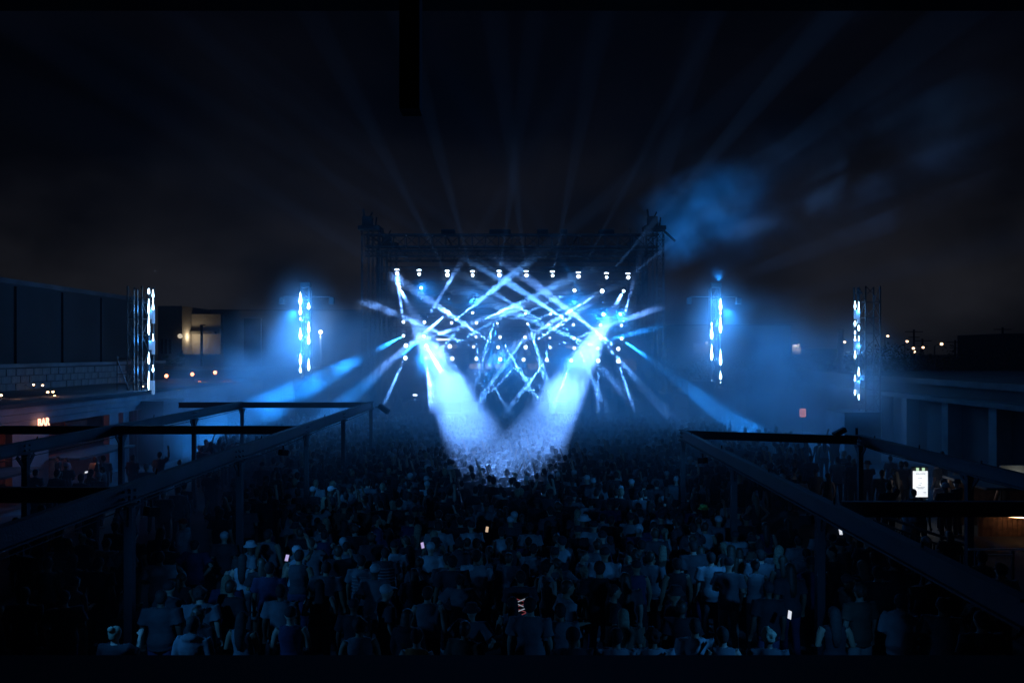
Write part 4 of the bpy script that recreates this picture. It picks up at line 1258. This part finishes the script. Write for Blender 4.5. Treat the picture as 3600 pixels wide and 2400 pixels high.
q4 = lambda x, y: (x / 1.96, 1600 + y / 1.96)
q5 = lambda x, y: (1200 + x / 1.96, 1600 + y / 1.96)
q6 = lambda x, y: (2400 + x / 1.96, 1600 + y / 1.96)
D_ = dict
HEROES = [
    (q4(185, 610), 0, D_(top='black', hair='curly'), 'dark-clothed person with curly hair beside the lower left pergola post'),
    (q4(330, 712), 0, D_(top='charcoal'), 'person in charcoal t-shirt alone in the lower left gap'),
    (q4(500, 690), 10, D_(top='black', hair='long', fem=1, garment='hoodie', leg='shorts', pose='bent'), 'large long-haired woman in black, frontmost at lower left'),
    (q4(735, 575), -15, D_(top='white', pose='bent'), 'person in bright white t-shirt left of the nearest left pergola post'),
    (q4(795, 465), 0, D_(top='black'), 'dark-clothed person standing behind the white shirt near left post'),
    (q4(680, 708), 0, D_(top='black', hair='short'), 'person in black t-shirt in front of the bright white shirt, far left'),
    (q4(838, 590), 25, D_(top='grey', pose='bent'), 'person in grey t-shirt half hidden by the nearest left pergola post'),
    (q4(918, 525), 0, D_(top='black', hair='ponytail', fem=1), 'woman in black just right of the nearest left pergola post'),
    (q4(1108, 505), 0, D_(top='black', hair='long', fem=1), 'long-haired woman in black left of the red cap'),
    (q4(1262, 440), 80, D_(top='white', garment='hoodie', hair='cap', hc='red', pose='bent'), 'person in white jacket and red cap'),
    (q4(1145, 580), 0, D_(top='brown', hair='short'), 'person in brown t-shirt below the red cap'),
    (q4(1100, 668), 10, D_(top='pale grey', pose='bent'), 'person in pale grey t-shirt below the brown shirt, left crowd'),
    (q4(1345, 588), 0, D_(top='navy', hair='short', pose='hips'), 'broad person in navy t-shirt right of the brown shirt'),
    (q4(1545, 532), 0, D_(top='charcoal', hair='cap', hc='white'), 'person in white cap and charcoal t-shirt left of second left post'),
    (q4(1520, 370), 0, D_(top='black', hair='long', fem=1), 'woman in black left of the standing group at the second left post'),
    (q4(1610, 190), 20, D_(top='black', hair='cap', hc='dark'), 'tall person in black cap, left of the second left pergola post'),
    (q4(1700, 232), 0, D_(top='charcoal', hair='short', pose='bent'), 'person in charcoal just right of the second left pergola post'),
    (q4(1768, 232), 0, D_(top='black', hair='short'), 'person in black with pale towel over the shoulders, left middle'),
    (q4(1865, 232), 0, D_(top='charcoal', hair='short'), 'person in charcoal right of the towel wearer, left middle'),
    (q4(1725, 595), -60, D_(top='pale grey', hair='bucket', hc='white', fem=1, pose='bent'), 'woman in white bucket hat looking left'),
    (q4(2045, 628), 30, D_(top='white', hair='cap', hc='white', garment='tank', pose='raised'), 'person in white cap and white tank top, arm raised'),
    (q4(2235, 520), 0, D_(top='navy', garment='tank', pose='hips'), 'person in navy tank top with hands on hips, left crowd'),
    (q4(1935, 893), 0, D_(top='grey', hair='short'), 'person in grey t-shirt with both arms down, lower left crowd'),
    (q4(1380, 905), 10, D_(top='grey', hair='curly'), 'person in grey t-shirt with dark shoulder strap, lower left crowd'),
    (q4(1110, 935), 0, D_(top='charcoal', hair='short'), 'person in charcoal in front of the lower left gap'),
    (q4(165, 915), 0, D_(top='black'), 'person in black, frontmost at the lower left corner'),
    (q4(2250, 735), 0, D_(top='charcoal', hair='short'), 'person in charcoal below the navy tank top'),
    (q5(35, 600), 0, D_(top='grey', hair='short', pose='bent'), 'person in grey t-shirt left of centre, forearms forward'),
    (q5(140, 690), 0, D_(top='grey', hair='short'), 'person in grey t-shirt left of centre near a striped shirt'),
    (q5(305, 640), 0, D_(top='charcoal', hair='short'), 'person in dark striped shirt left of centre'),
    (q5(365, 595), 0, D_(top='white', hair='cap', hc='dark'), 'person in white t-shirt and dark cap behind the striped shirt'),
    (q5(615, 605), 0, D_(top='white', hair='cap', hc='white'), 'person in white cap and white t-shirt beside a lit phone'),
    (q5(670, 458), 0, D_(top='pale grey', hair='short', ht=1.85), 'tall person in pale grey t-shirt behind the white cap'),
    (q5(932, 655), 0, D_(top='white', hair='short', ht=1.9, garment='tee'), 'broad person in white t-shirt, largest white shirt at the centre'),
    (q5(1105, 500), 0, D_(top='white', garment='tank', hair='short'), 'person in white tank top right of centre'),
    (q5(1300, 470), 0, D_(top='pale grey', hair='short'), 'person in pale grey t-shirt right of the white tank top'),
    (q5(1325, 612), 0, D_(top='pale grey', hair='short'), 'person in pale t-shirt below the white tank top, centre'),
    (q5(1520, 568), 40, D_(top='white', hair='beanie', hc='dark', ht=1.84), 'person in white t-shirt and dark beanie right of centre'),
    (q5(1815, 640), 0, D_(top='white', hair='cap', hc='dark', ht=1.84), 'person in long white shirt partly hidden by a dark one'),
    (q5(1780, 735), 0, D_(top='black', hair='short', ht=1.9), 'very broad person in black covering the long white shirt'),
    (q5(1955, 815), 0, D_(top='charcoal', hair='long', hc='brown', fem=1), 'woman with long hair right of the broad black shirt'),
    (q5(1300, 985), 0, D_(top='grey', hair='short', ht=1.85), 'person in grey t-shirt below the lit backpack, front centre'),
    (q5(1510, 1025), 0, D_(top='grey', hair='short'), 'person in grey t-shirt right of the front centre one'),
    (q5(1595, 1222), 0, D_(top='charcoal', hair='beanie', hc='dark'), 'person in beanie and charcoal top at the front edge, centre'),
    (q5(308, 898), -70, D_(top='charcoal', hair='cap', hc='white', fem=1), 'person in pale cap looking left, lower left of centre'),
    (q5(595, 910), 0, D_(top='grey', hair='short', garment='tank'), 'person in grey tank top, lower left of centre'),
    (q5(520, 1258), 0, D_(top='orange', garment='tank', hair='bun', fem=1), 'person in dark orange tank top at the front edge'),
    (q5(1895, 1290), 0, D_(top='white', hair='short', fem=1), 'person in white t-shirt at the bottom edge right of centre'),
    (q5(2145, 1270), 0, D_(top='white', hair='curly'), 'person in white t-shirt with cord, bottom edge right'),
    (q5(1235, 800), 0, D_(top='charcoal', hair='short'), 'person wearing the backpack with glowing crossed cords'),
    (q5(975, 278), 0, D_(top='pale grey', hair='short'), 'person in pale grey t-shirt just below the lit crowd'),
    (q5(1720, 300), 0, D_(top='white', hair='short', pose='bent'), 'person in white t-shirt leaning right of centre in middle crowd'),
    (q5(1192, 392), 0, D_(top='charcoal', hair='cap', hc='white'), 'person in white cap behind another white cap, middle crowd'),
    (q5(1166, 425), 0, D_(top='charcoal', hair='cap', hc='white'), 'person in white cap in front of another white cap'),
    (q5(1105, 215), 0, D_(top='pale grey', hair='short'), 'person in pale t-shirt right below the beam crossing'),
    (q5(470, 255), 0, D_(top='grey', hair='short'), 'person in grey t-shirt in the middle crowd left of centre'),
    (q6(145, 345), 0, D_(top='charcoal', hair='bucket', hc='green'), 'person in green bucket hat left of right pergola post'),
    (q6(335, 300), 0, D_(top='white', hair='short', leg='trousers'), 'person in white t-shirt right behind the second right pergola post'),
    (q6(500, 278), 20, D_(top='charcoal', garment='tank', hair='long', hc='blond', fem=1, pose='hips'), 'blond long-haired woman in tank top, hand on hip'),
    (q6(968, 500), 0, D_(top='white', hair='short'), 'person in white t-shirt right of the nearest right pergola post'),
    (q6(1238, 730), 0, D_(top='black', hair='long', hc='blond', fem=1), 'blond woman in black right of the nearest right post'),
    (q6(1345, 770), 0, D_(top='black', hair='short', pose='phone'), 'person in black filming with a phone at lower right'),
    (q6(665, 628), -40, D_(top='grey', hair='long', hc='blond', fem=1), 'blond woman in grey between the right pergola posts'),
    (q6(800, 560), 0, D_(top='pale grey', hair='short'), 'person in pale grey left of the nearest right pergola post'),
    (q6(195, 672), 0, D_(top='pale grey', hair='short'), 'person in pale grey t-shirt left of the second right post'),
    (q6(500, 720), 0, D_(top='grey', garment='tank', fem=1, hair='bun'), 'woman in grey tank top between the right posts'),
    (q6(590, 880), 0, D_(top='black', hair='beanie', hc='dark'), 'person in black and beanie between the right posts'),
    (q6(740, 750), 0, D_(top='charcoal', hair='long', hc='brown', fem=1), 'long-haired woman in charcoal left of the nearest right post'),
    (q6(1500, 965), -30, D_(top='white', garment='hoodie', hair='short', pose='bent'), 'person in open white jacket under the right rail beam'),
    (q6(1680, 565), 0, D_(top='pale grey', hair='cap', hc='white'), 'person in white cap and pale t-shirt above right rail beam'),
    (q6(2190, 745), 0, D_(top='white', hair='curly'), 'curly-haired person in white at the far right'),
    (q6(590, 1420), 0, D_(top='charcoal', hair='curly', hc='blond'), 'person with fluffy pale hair at the bottom edge, right'),
    (q6(275, 1190), 0, D_(top='grey', garment='tank', hair='short'), 'person in grey tank top at the bottom left of the right posts'),
    (q6(85, 1130), 0, D_(top='white', hair='short', fem=1), 'person in white with dark strap, lower right of centre'),
    (q6(2060, 1085), 0, D_(top='charcoal', hair='short', ht=1.9), 'large person in charcoal in the lower right corner'),
    (q6(1730, 870), 0, D_(top='black', hair='short'), 'person in black under the right rail beam, right part'),
]
taken = []
group = 'people standing in the crowd'
ph = []
for (px, py), ang, kw, label in HEROES:
    ht = kw.get('ht', 1.75)
    z = ht + (.03 if kw.get('hair') not in ('curly', 'bucket') else .05)
    x, y = headinfo(px, py, z)
    if y < 11.3: y = 11.3; x = (px - CX) / F * y
    kw = dict(kw)
    kw.setdefault('skin', rng.choice((0, 0, 1, 1, 2)))
    kw.setdefault('legm', rng.choice((0, 1, 1, 2)))
    t = person(x, y, ground_z(y), rz=R(ang + rng.uniform(-8, 8)), group=group, label=label, **kw)
    taken.append((x, y)); ph.append(t)
    if 'towel' in label:
        m = MB(); m.tube([(-.2, -.03, 1.43), (-.12, -.10, 1.47), (.12, -.10, 1.47), (.2, -.03, 1.43)], [(.05, .02)] * 4, 8); m.box((.05, -.16, 1.06), (.19, -.13, 1.46)); m.box((-.24, -.12, 1.12), (-.19, .0, 1.45))
        o = add('towel', m.mesh('towel', TOP['pale grey']), t, None)
    if 'shoulder strap' in label or 'dark strap' in label or 'with cord' in label:
        m = MB(); m.bar((.13, -.125, 1.46), (-.17, -.135, 1.0), .05, .012)
        add('strap', m.mesh('strap', M['black']), t, None)
    if 'striped' in label:
        m = MB()
        for k in range(7): m.tube([(0, 0, .95 + k * .065), (0, 0, .965 + k * .065)], [(.2 - .004 * abs(k - 5), .146)] * 2, 20)
        add('stripe', m.mesh('stripe', TOP['pale grey']), t, None)
    if 'wearing the backpack' in label:
        bp = tag(MB().box((-.15, -.30, 1.0), (.15, -.13, 1.44)).build('backpack', M['black']), 'black backpack with glowing red and white crossed cords', 'backpack')
        bp.location = t.location
        for s_, mm in ((1, 'el_white'), (-1, 'el_red')):
            m = MB(); P = []
            for k in range(5): P.append(Vector((s_ * (-.11 if k % 2 else .11), -.306 - .003 * s_, 1.06 + k * .085)))
            for a, b_ in zip(P, P[1:]): m.bar(a, b_, .012)
            m.build('glowing_cord', M[mm]).parent = bp
    elif 'large long-haired' in label:
        # folding fan in the hand
        m = MB()
        for k in range(9):
            a = R(-55 + k * 14); c = Vector((.26, .32, 1.15))
            m.bar(c, c + Vector((math.sin(a) * .28, 0, math.cos(a) * .28)), .045, .006)
        fan = tag(m.build('folding_fan', M['black']), 'dark folding fan held open at lower left', 'fan')
        fan.location = t.location
# extra people standing apart: bar guests, stage
for (px, py, d, kw, label, gr) in (
    ((205), 1623, 34.0, D_(top='black', hair='short', rz=R(120)), 'person lit red at the bar opening, left of the two', 'guests at the bar'),
    ((235), 1611, 33.2, D_(top='grey', hair='short', rz=R(100), pose='bent'), 'person lit red at the bar opening, right of the two', 'guests at the bar'),
):
    x = at(px, py, d).x; ht = at(px, py, d).z
    person(XB - 1.2 if False else x, d, 0, ht=max(1.55, min(1.85, ht)), group=gr, label=label, **kw)
light('bar_spot', 'POINT', at(238, 1600, 32.2) + Vector((.9, 0, .4)), 5, (1, .25, .08), bar, .1)

STAGE_P = [(1486, 1366, 60.2, 'first silhouette in the bright beam left of the booth'), (1511, 1363, 60.3, 'taller silhouette in the bright beam left of the booth'),
           (1688, 1366, 60.9, 'leftmost of the people left of the booth'), (1701, 1361, 61.2, 'person with rim-lit head in the group left of the booth'), (1717, 1370, 61.0, 'middle person of the group left of the booth'), (1738, 1368, 61.4, 'person nearest the booth in the left group'),
           (1780, 1366, 61.0, 'DJ behind the booth, left one'), (1806, 1364, 61.2, 'DJ behind the booth, in the middle'), (1830, 1369, 61.1, 'DJ behind the booth, right one'),
           (1848, 1368, 61.0, 'person just right of the booth, rim lit'), (1862, 1364, 61.4, 'second person right of the booth'), (1878, 1369, 60.9, 'third person right of the booth, leaning'), (1897, 1361, 61.2, 'tallest person right of the booth with lit head'), (1911, 1368, 61.5, 'fifth person right of the booth'), (1922, 1370, 61.1, 'outermost person right of the booth'),
           (2084, 1358, 60.6, 'person with two rim-lit arcs under the right beam'), (2098, 1390, 60.2, 'shorter person below the rim-lit one at right'),
           (2268, 1378, 59.5, 'rim-lit person left in the stage right wing'), (2282, 1374, 59.9, 'rim-lit person right in the stage right wing'), (2296, 1382, 59.6, 'darker person in the stage right wing'), (2336, 1388, 59.2, 'faint person on the stage right edge'), (2362, 1384, 59.4, 'faint outermost person on the stage right edge'),
           (1395, 1378, 60.4, 'lone dark person at the stage left edge')]
for px, py, d, lab in STAGE_P:
    p = at(px, py, d)
    z0 = 1.5; ht = 1.75
    if abs(p.x) > 10.9: z0 = p.z - 1.75
    d2 = rng.uniform(60.25, 60.5) if 1685 < px < 1930 else d
    x = (px - CX) / F * d2
    person(x, d2, 1.5 if abs(p.x) < 10.9 else 1.5, ht=1.75 + rng.uniform(-.08, .08), rz=R(180 + rng.uniform(-25, 25)), top=rng.choice(('black', 'charcoal', 'black', 'grey')), pose=rng.choice(('bent', 'down', 'bent', 'raised')),
           hair=rng.choice(('short', 'short', 'cap', 'long')) if True else 0, hc='dark', skin=rng.choice((0, 1, 2)), group='people on the stage', label=lab)
# wings for the people standing beside the deck
MB().box((11.003, 58.5, 0), (13.2, 61.5, 1.48)).build('wing_deck', M['black'], stage)

# the rest of the near crowd: spots with a clear space round each
def inside(x, y):
    if y < 11.6 or y > 54: return False
    if abs(x) > .66 * y + .6: return False
    if 19 < y < 34 and (-17.5 < x < -9.5 or 10.8 < x < 18.5) and abs(x) < .64 * y:
        return rng.random() < .13
    if y < 26:
        if x < -5.9: return y < 15.2 and x > -9.5 or (x > -8.5 and 22 < y)
        if x > 6 and y > 20 + (8 - x): return False
        return x < 10.5
    if y < 36:
        return -7.0 - (y - 26) * .75 < x < 9.5 + (y - 26) * .38
    if x > 11.5 + (y - 36) * .1: return x < 16.5 and rng.random() < .5 - .11 * (x - 11.5)
    return -14.5 < x


posts_xy = [(XL, 13.5), (XL, 19), (XL, 25.1), (XL, 30.6), (XL, 36.6), (XR, 25.7), (XR, 19.8), (XR, 14.2), (XR2, 24.2), (XR2, 18.5)]
cand = []
y = 11.8
while y < 58.3:
    sp = .80 if y < 16 else .74 if y < 26 else .70 if y < 36 else .66
    x = -.7 * y - 1
    row = rng.uniform(0, sp)
    while x + row < .7 * y + 1:
        cx, cy = x + row + rng.uniform(-.17, .17), y + rng.uniform(-.2, .2)
        x += sp * (1.0 if y > 16 else 1.05)
        if not inside(cx, cy): continue
        if y < 16 and rng.random() < .20: continue
        if cx < -5.9 and y < 16 and rng.random() < .5: continue
        if cx > 6.5 and y < 26 and rng.random() < .45: continue
        # aisle gaps seen at the bottom right and left
        if 2.9 < cx < 3.7 and cy < 14.6: continue
        if cx > 4.2 and cx < 5.0 and cy < 14: continue
        if any((cx - a) ** 2 + (cy - b_) ** 2 < .36 for a, b_ in taken): continue
        if any((cx - a) ** 2 + (cy - b_) ** 2 < .1 for a, b_ in posts_xy): continue
        cand.append((cx, cy))
    y += sp * .88
cand.sort(key=lambda c: c[1])
NEAR = 300 - len(HEROES)
near, far = cand[:NEAR], cand[NEAR:]
rows = {}
combos = {}
for (x, y) in near:
    top = rng.choices(('black', 'charcoal', 'navy', 'grey', 'white', 'pale grey', 'brown', 'olive'), (27, 22, 15, 15, 5, 9, 6, .001))[0]
    fem = rng.random() < .42
    hair = rng.choices(('short', 'curly', 'cap', 'bucket', 'beanie'), (60, 10, 18, 5, 4))[0] if not fem else rng.choices(('long', 'bun', 'ponytail', 'cap', 'bucket'), (50, 14, 20, 6, 5))[0]
    hat = hair in ('cap', 'bucket', 'beanie')
    hc = rng.choice(('dark', 'dark', 'white')) if hat else rng.choices(('dark', 'brown', 'blond'), (60, 25, 15 if fem else 4))[0]
    garm = 'tank' if rng.random() < (.4 if fem else .12) else 'hoodie' if rng.random() < .08 else 'tee'
    pose = rng.choices(('down', 'bent', 'raised', 'both_up', 'hips', 'phone'), (46, 30, 7, 3, 6, 8))[0]
    if y < 21 and pose in ('both_up', 'raised'): pose = 'bent'
    ht = rng.gauss(1.64, .05) if fem else rng.gauss(1.77, .06)
    rz = R(rng.gauss(0, 16)) if rng.random() < .85 else R(rng.uniform(-110, 110))
    t = person(x, y, ground_z(y), ht, rz, pose, top, garm, hair, hc, int(fem), rng.choice((0, 0, 1, 1, 2)), 'shorts' if rng.random() < .25 else 'trousers', rng.choice((0, 1, 1, 2, 3)), group)
    t.rotation_euler.x = R(rng.uniform(-3, 5))
    who = 'woman' if fem else 'man'
    hd = {'short': 'short {} hair', 'curly': 'curly {} hair', 'long': 'long {} hair', 'bun': '{} hair bun', 'ponytail': '{} ponytail', 'cap': '{} cap', 'bucket': '{} bucket hat', 'beanie': '{} beanie'}[hair].format(hc)
    zone = 'front rows' if y < 15.5 else 'middle rows' if y < 19.5 else 'rear near rows'
    combos.setdefault((zone, who, hd, top, garm), []).append(t)
    if pose == 'phone' and len(combos) % 3 == 0:
        pass
byzone = {}
for (zone, who, hd, top, garm), ts in combos.items():
    ts.sort(key=lambda o: o.location.x / o.location.y)
    g = f'{top} {GARM[garm]}'
    for i, t in enumerate(ts):
        where = {'front rows': 'front rows', 'middle rows': 'middle rows', 'rear near rows': 'back rows'}[zone]
        px = CX + t.location.x / t.location.y * F
        side = 'far left' if px < 700 else 'left' if px < 1350 else 'left of centre' if px < 1700 else 'centre' if px < 1950 else 'right of centre' if px < 2300 else 'right' if px < 2900 else 'far right'
        lab = f'{who} in {g}, {hd}, {side} in the {where}'
        t['label'] = lab
seen = {}
for t in [t for ts in combos.values() for t in ts]:
    seen.setdefault(t['label'], []).append(t)
for lab, ts in seen.items():
    if len(ts) > 1:
        ts.sort(key=lambda o: o.location.x / o.location.y)
        for i, t in enumerate(ts):
            t['label'] = (('left' if i == 0 else 'right') if len(ts) == 2 else ('left', 'middle', 'right')[i] if len(ts) == 3 else ('leftmost', 'second', 'third', 'fourth', 'fifth', 'sixth', 'seventh')[i]) + ' ' + lab.replace(' in the ', ', ')

# phones glowing in the crowd
def phone(px, py, d, mm, label, rot=0):
    p = at(px, py, d)
    o = MB().box((-.037, -.006, -.072), (.037, .006, .072)).build('phone', M['black'])
    s_ = MB().box((-.033, -.0095, -.066), (.033, -.0065, .066)).build('screen', M[mm]); s_.parent = o
    o.location = p; o.rotation_euler = (R(-25), R(rot), R(rot * .5))
    tag(o, label, 'phone', 'lit phones held up in the crowd')


for args in ((1712, 1860, 19.2, 'phone_warm', 'warm lit phone screen raised in the crowd centre', 12), (1486, 1916, 17.6, 'phone_purple', 'bright violet lit phone left of the white cap', -20), (1009, 1960, 16.8, 'phone_purple', 'small violet phone light left of the white cap wearer', 10),
             (2277, 1947, 16.6, 'phone_warm', 'tilted faint phone screen right of centre', 55), (2775, 2160, 13.0, 'phone', 'bright white phone screen at lower right', 25), (2955, 1868, 17.5, 'phone', 'small white phone light right of the nearest right post', 0),
             (303, 1659, 30.8, 'phone', 'bright phone beside the red lit bar guests', 80), (3088, 2032, 14.6, 'phone', 'phone filming the stage at lower right', 0)):
    phone(*args)

# ------------------------------------------------------------------ far crowd: one mesh of many low figures
lows = []
for pose, garm, fem, hair in (('down', 'tee', 0, 'short'), ('bent', 'tee', 0, 'cap'), ('down', 'tank', 1, 'long'), ('raised', 'tee', 0, 'short'), ('bent', 'tee', 1, 'bun'), ('both_up', 'tee', 0, 'short'), ('phone', 'tee', 0, 'bucket')):
    parts = []
    for me, mi, vis in ((BODY[(pose, fem)], 0, .10), (shirt(pose, garm, fem), 1, .12), (HAIRM[hair], 2, .22), (TROU['trousers'], 3, .12)):
        o = bpy.data.objects.new('tmp', me); TMP.objects.link(o)
        d = o.modifiers.new('d', 'DECIMATE'); d.ratio = vis
        dg = bpy.context.evaluated_depsgraph_get(); dg.update()
        m2 = bpy.data.meshes.new_from_object(o.evaluated_get(dg)); bpy.data.objects.remove(o)
        vs = [v.co.copy() for v in m2.vertices]; fs = [tuple(p.vertices) for p in m2.polygons]
        used = sorted({i for f in fs for i in f}); ix = {u: k for k, u in enumerate(used)}
        parts.append(([vs[i] for i in used], [tuple(ix[i] for i in f) for f in fs], mi))
        bpy.data.meshes.remove(m2)
    lows.append(parts)
print('LOW tris', [sum(len(p[1]) for p in l) for l in lows])
V = []; FC = []; MI = []
mats = [SKIN[0], SKIN[2], TOP['black'], TOP['charcoal'], TOP['grey'], TOP['white'], HAIR['dark'], HATM['dark'], HATM['white'], HAIR['blond']]
for (x, y) in far:
    k = rng.choices(range(7), (34, 16, 18, 8, 12, 3, 4))[0]
    sc = rng.gauss(1.07, .04) * (.95 if k in (2, 4) else 1.01)
    a = rng.gauss(0, .3) if rng.random() < .9 else rng.uniform(-2, 2)
    ca, sa = math.cos(a) * sc, math.sin(a) * sc
    sk = rng.choice((0, 0, 1)); tp = rng.choices((2, 3, 4, 5), (50, 22, 16, 12))[0]
    hr_ = rng.choice((7, 8)) if k in (1, 6) else rng.choices((6, 9), (9, 1))[0]
    open_ground = x < -9 and y < 37 or x > 10.5
    for vs, fs, mi in lows[k]:
        if not open_ground:      # nothing below the hips can be seen inside the crowd
            if mi == 3: continue
            if mi == 0:
                fs = [f_ for f_ in fs if min(vs[i_].z for i_ in f_) > .8]
                us = sorted({i_ for f_ in fs for i_ in f_}); ix = {u_: k_ for k_, u_ in enumerate(us)}
                fs = [tuple(ix[i_] for i_ in f_) for f_ in fs]; vs = [vs[u_] for u_ in us]
        b0 = len(V)
        V += [(x + v.x * ca - v.y * sa, y + v.x * sa + v.y * ca, v.z * sc) for v in vs]
        FC += [tuple(b0 + i for i in f) for f in fs]
        MI += [(sk, tp, hr_, 3)[mi]] * len(fs)
me = bpy.data.meshes.new('crowd'); me.from_pydata(V, [], FC)
for m_ in mats: me.materials.append(m_)
me.polygons.foreach_set('material_index', MI); me.polygons.foreach_set('use_smooth', [True] * len(FC))
o = bpy.data.objects.new('crowd', me); COL.objects.link(o)
tag(o, 'dense mass of people filling the ground up to the stage', 'crowd', None, 'stuff')
print('FAR', len(far), 'faces', len(FC), 'near', len(near))
COL.children.unlink(TMP); bpy.data.collections.remove(TMP)
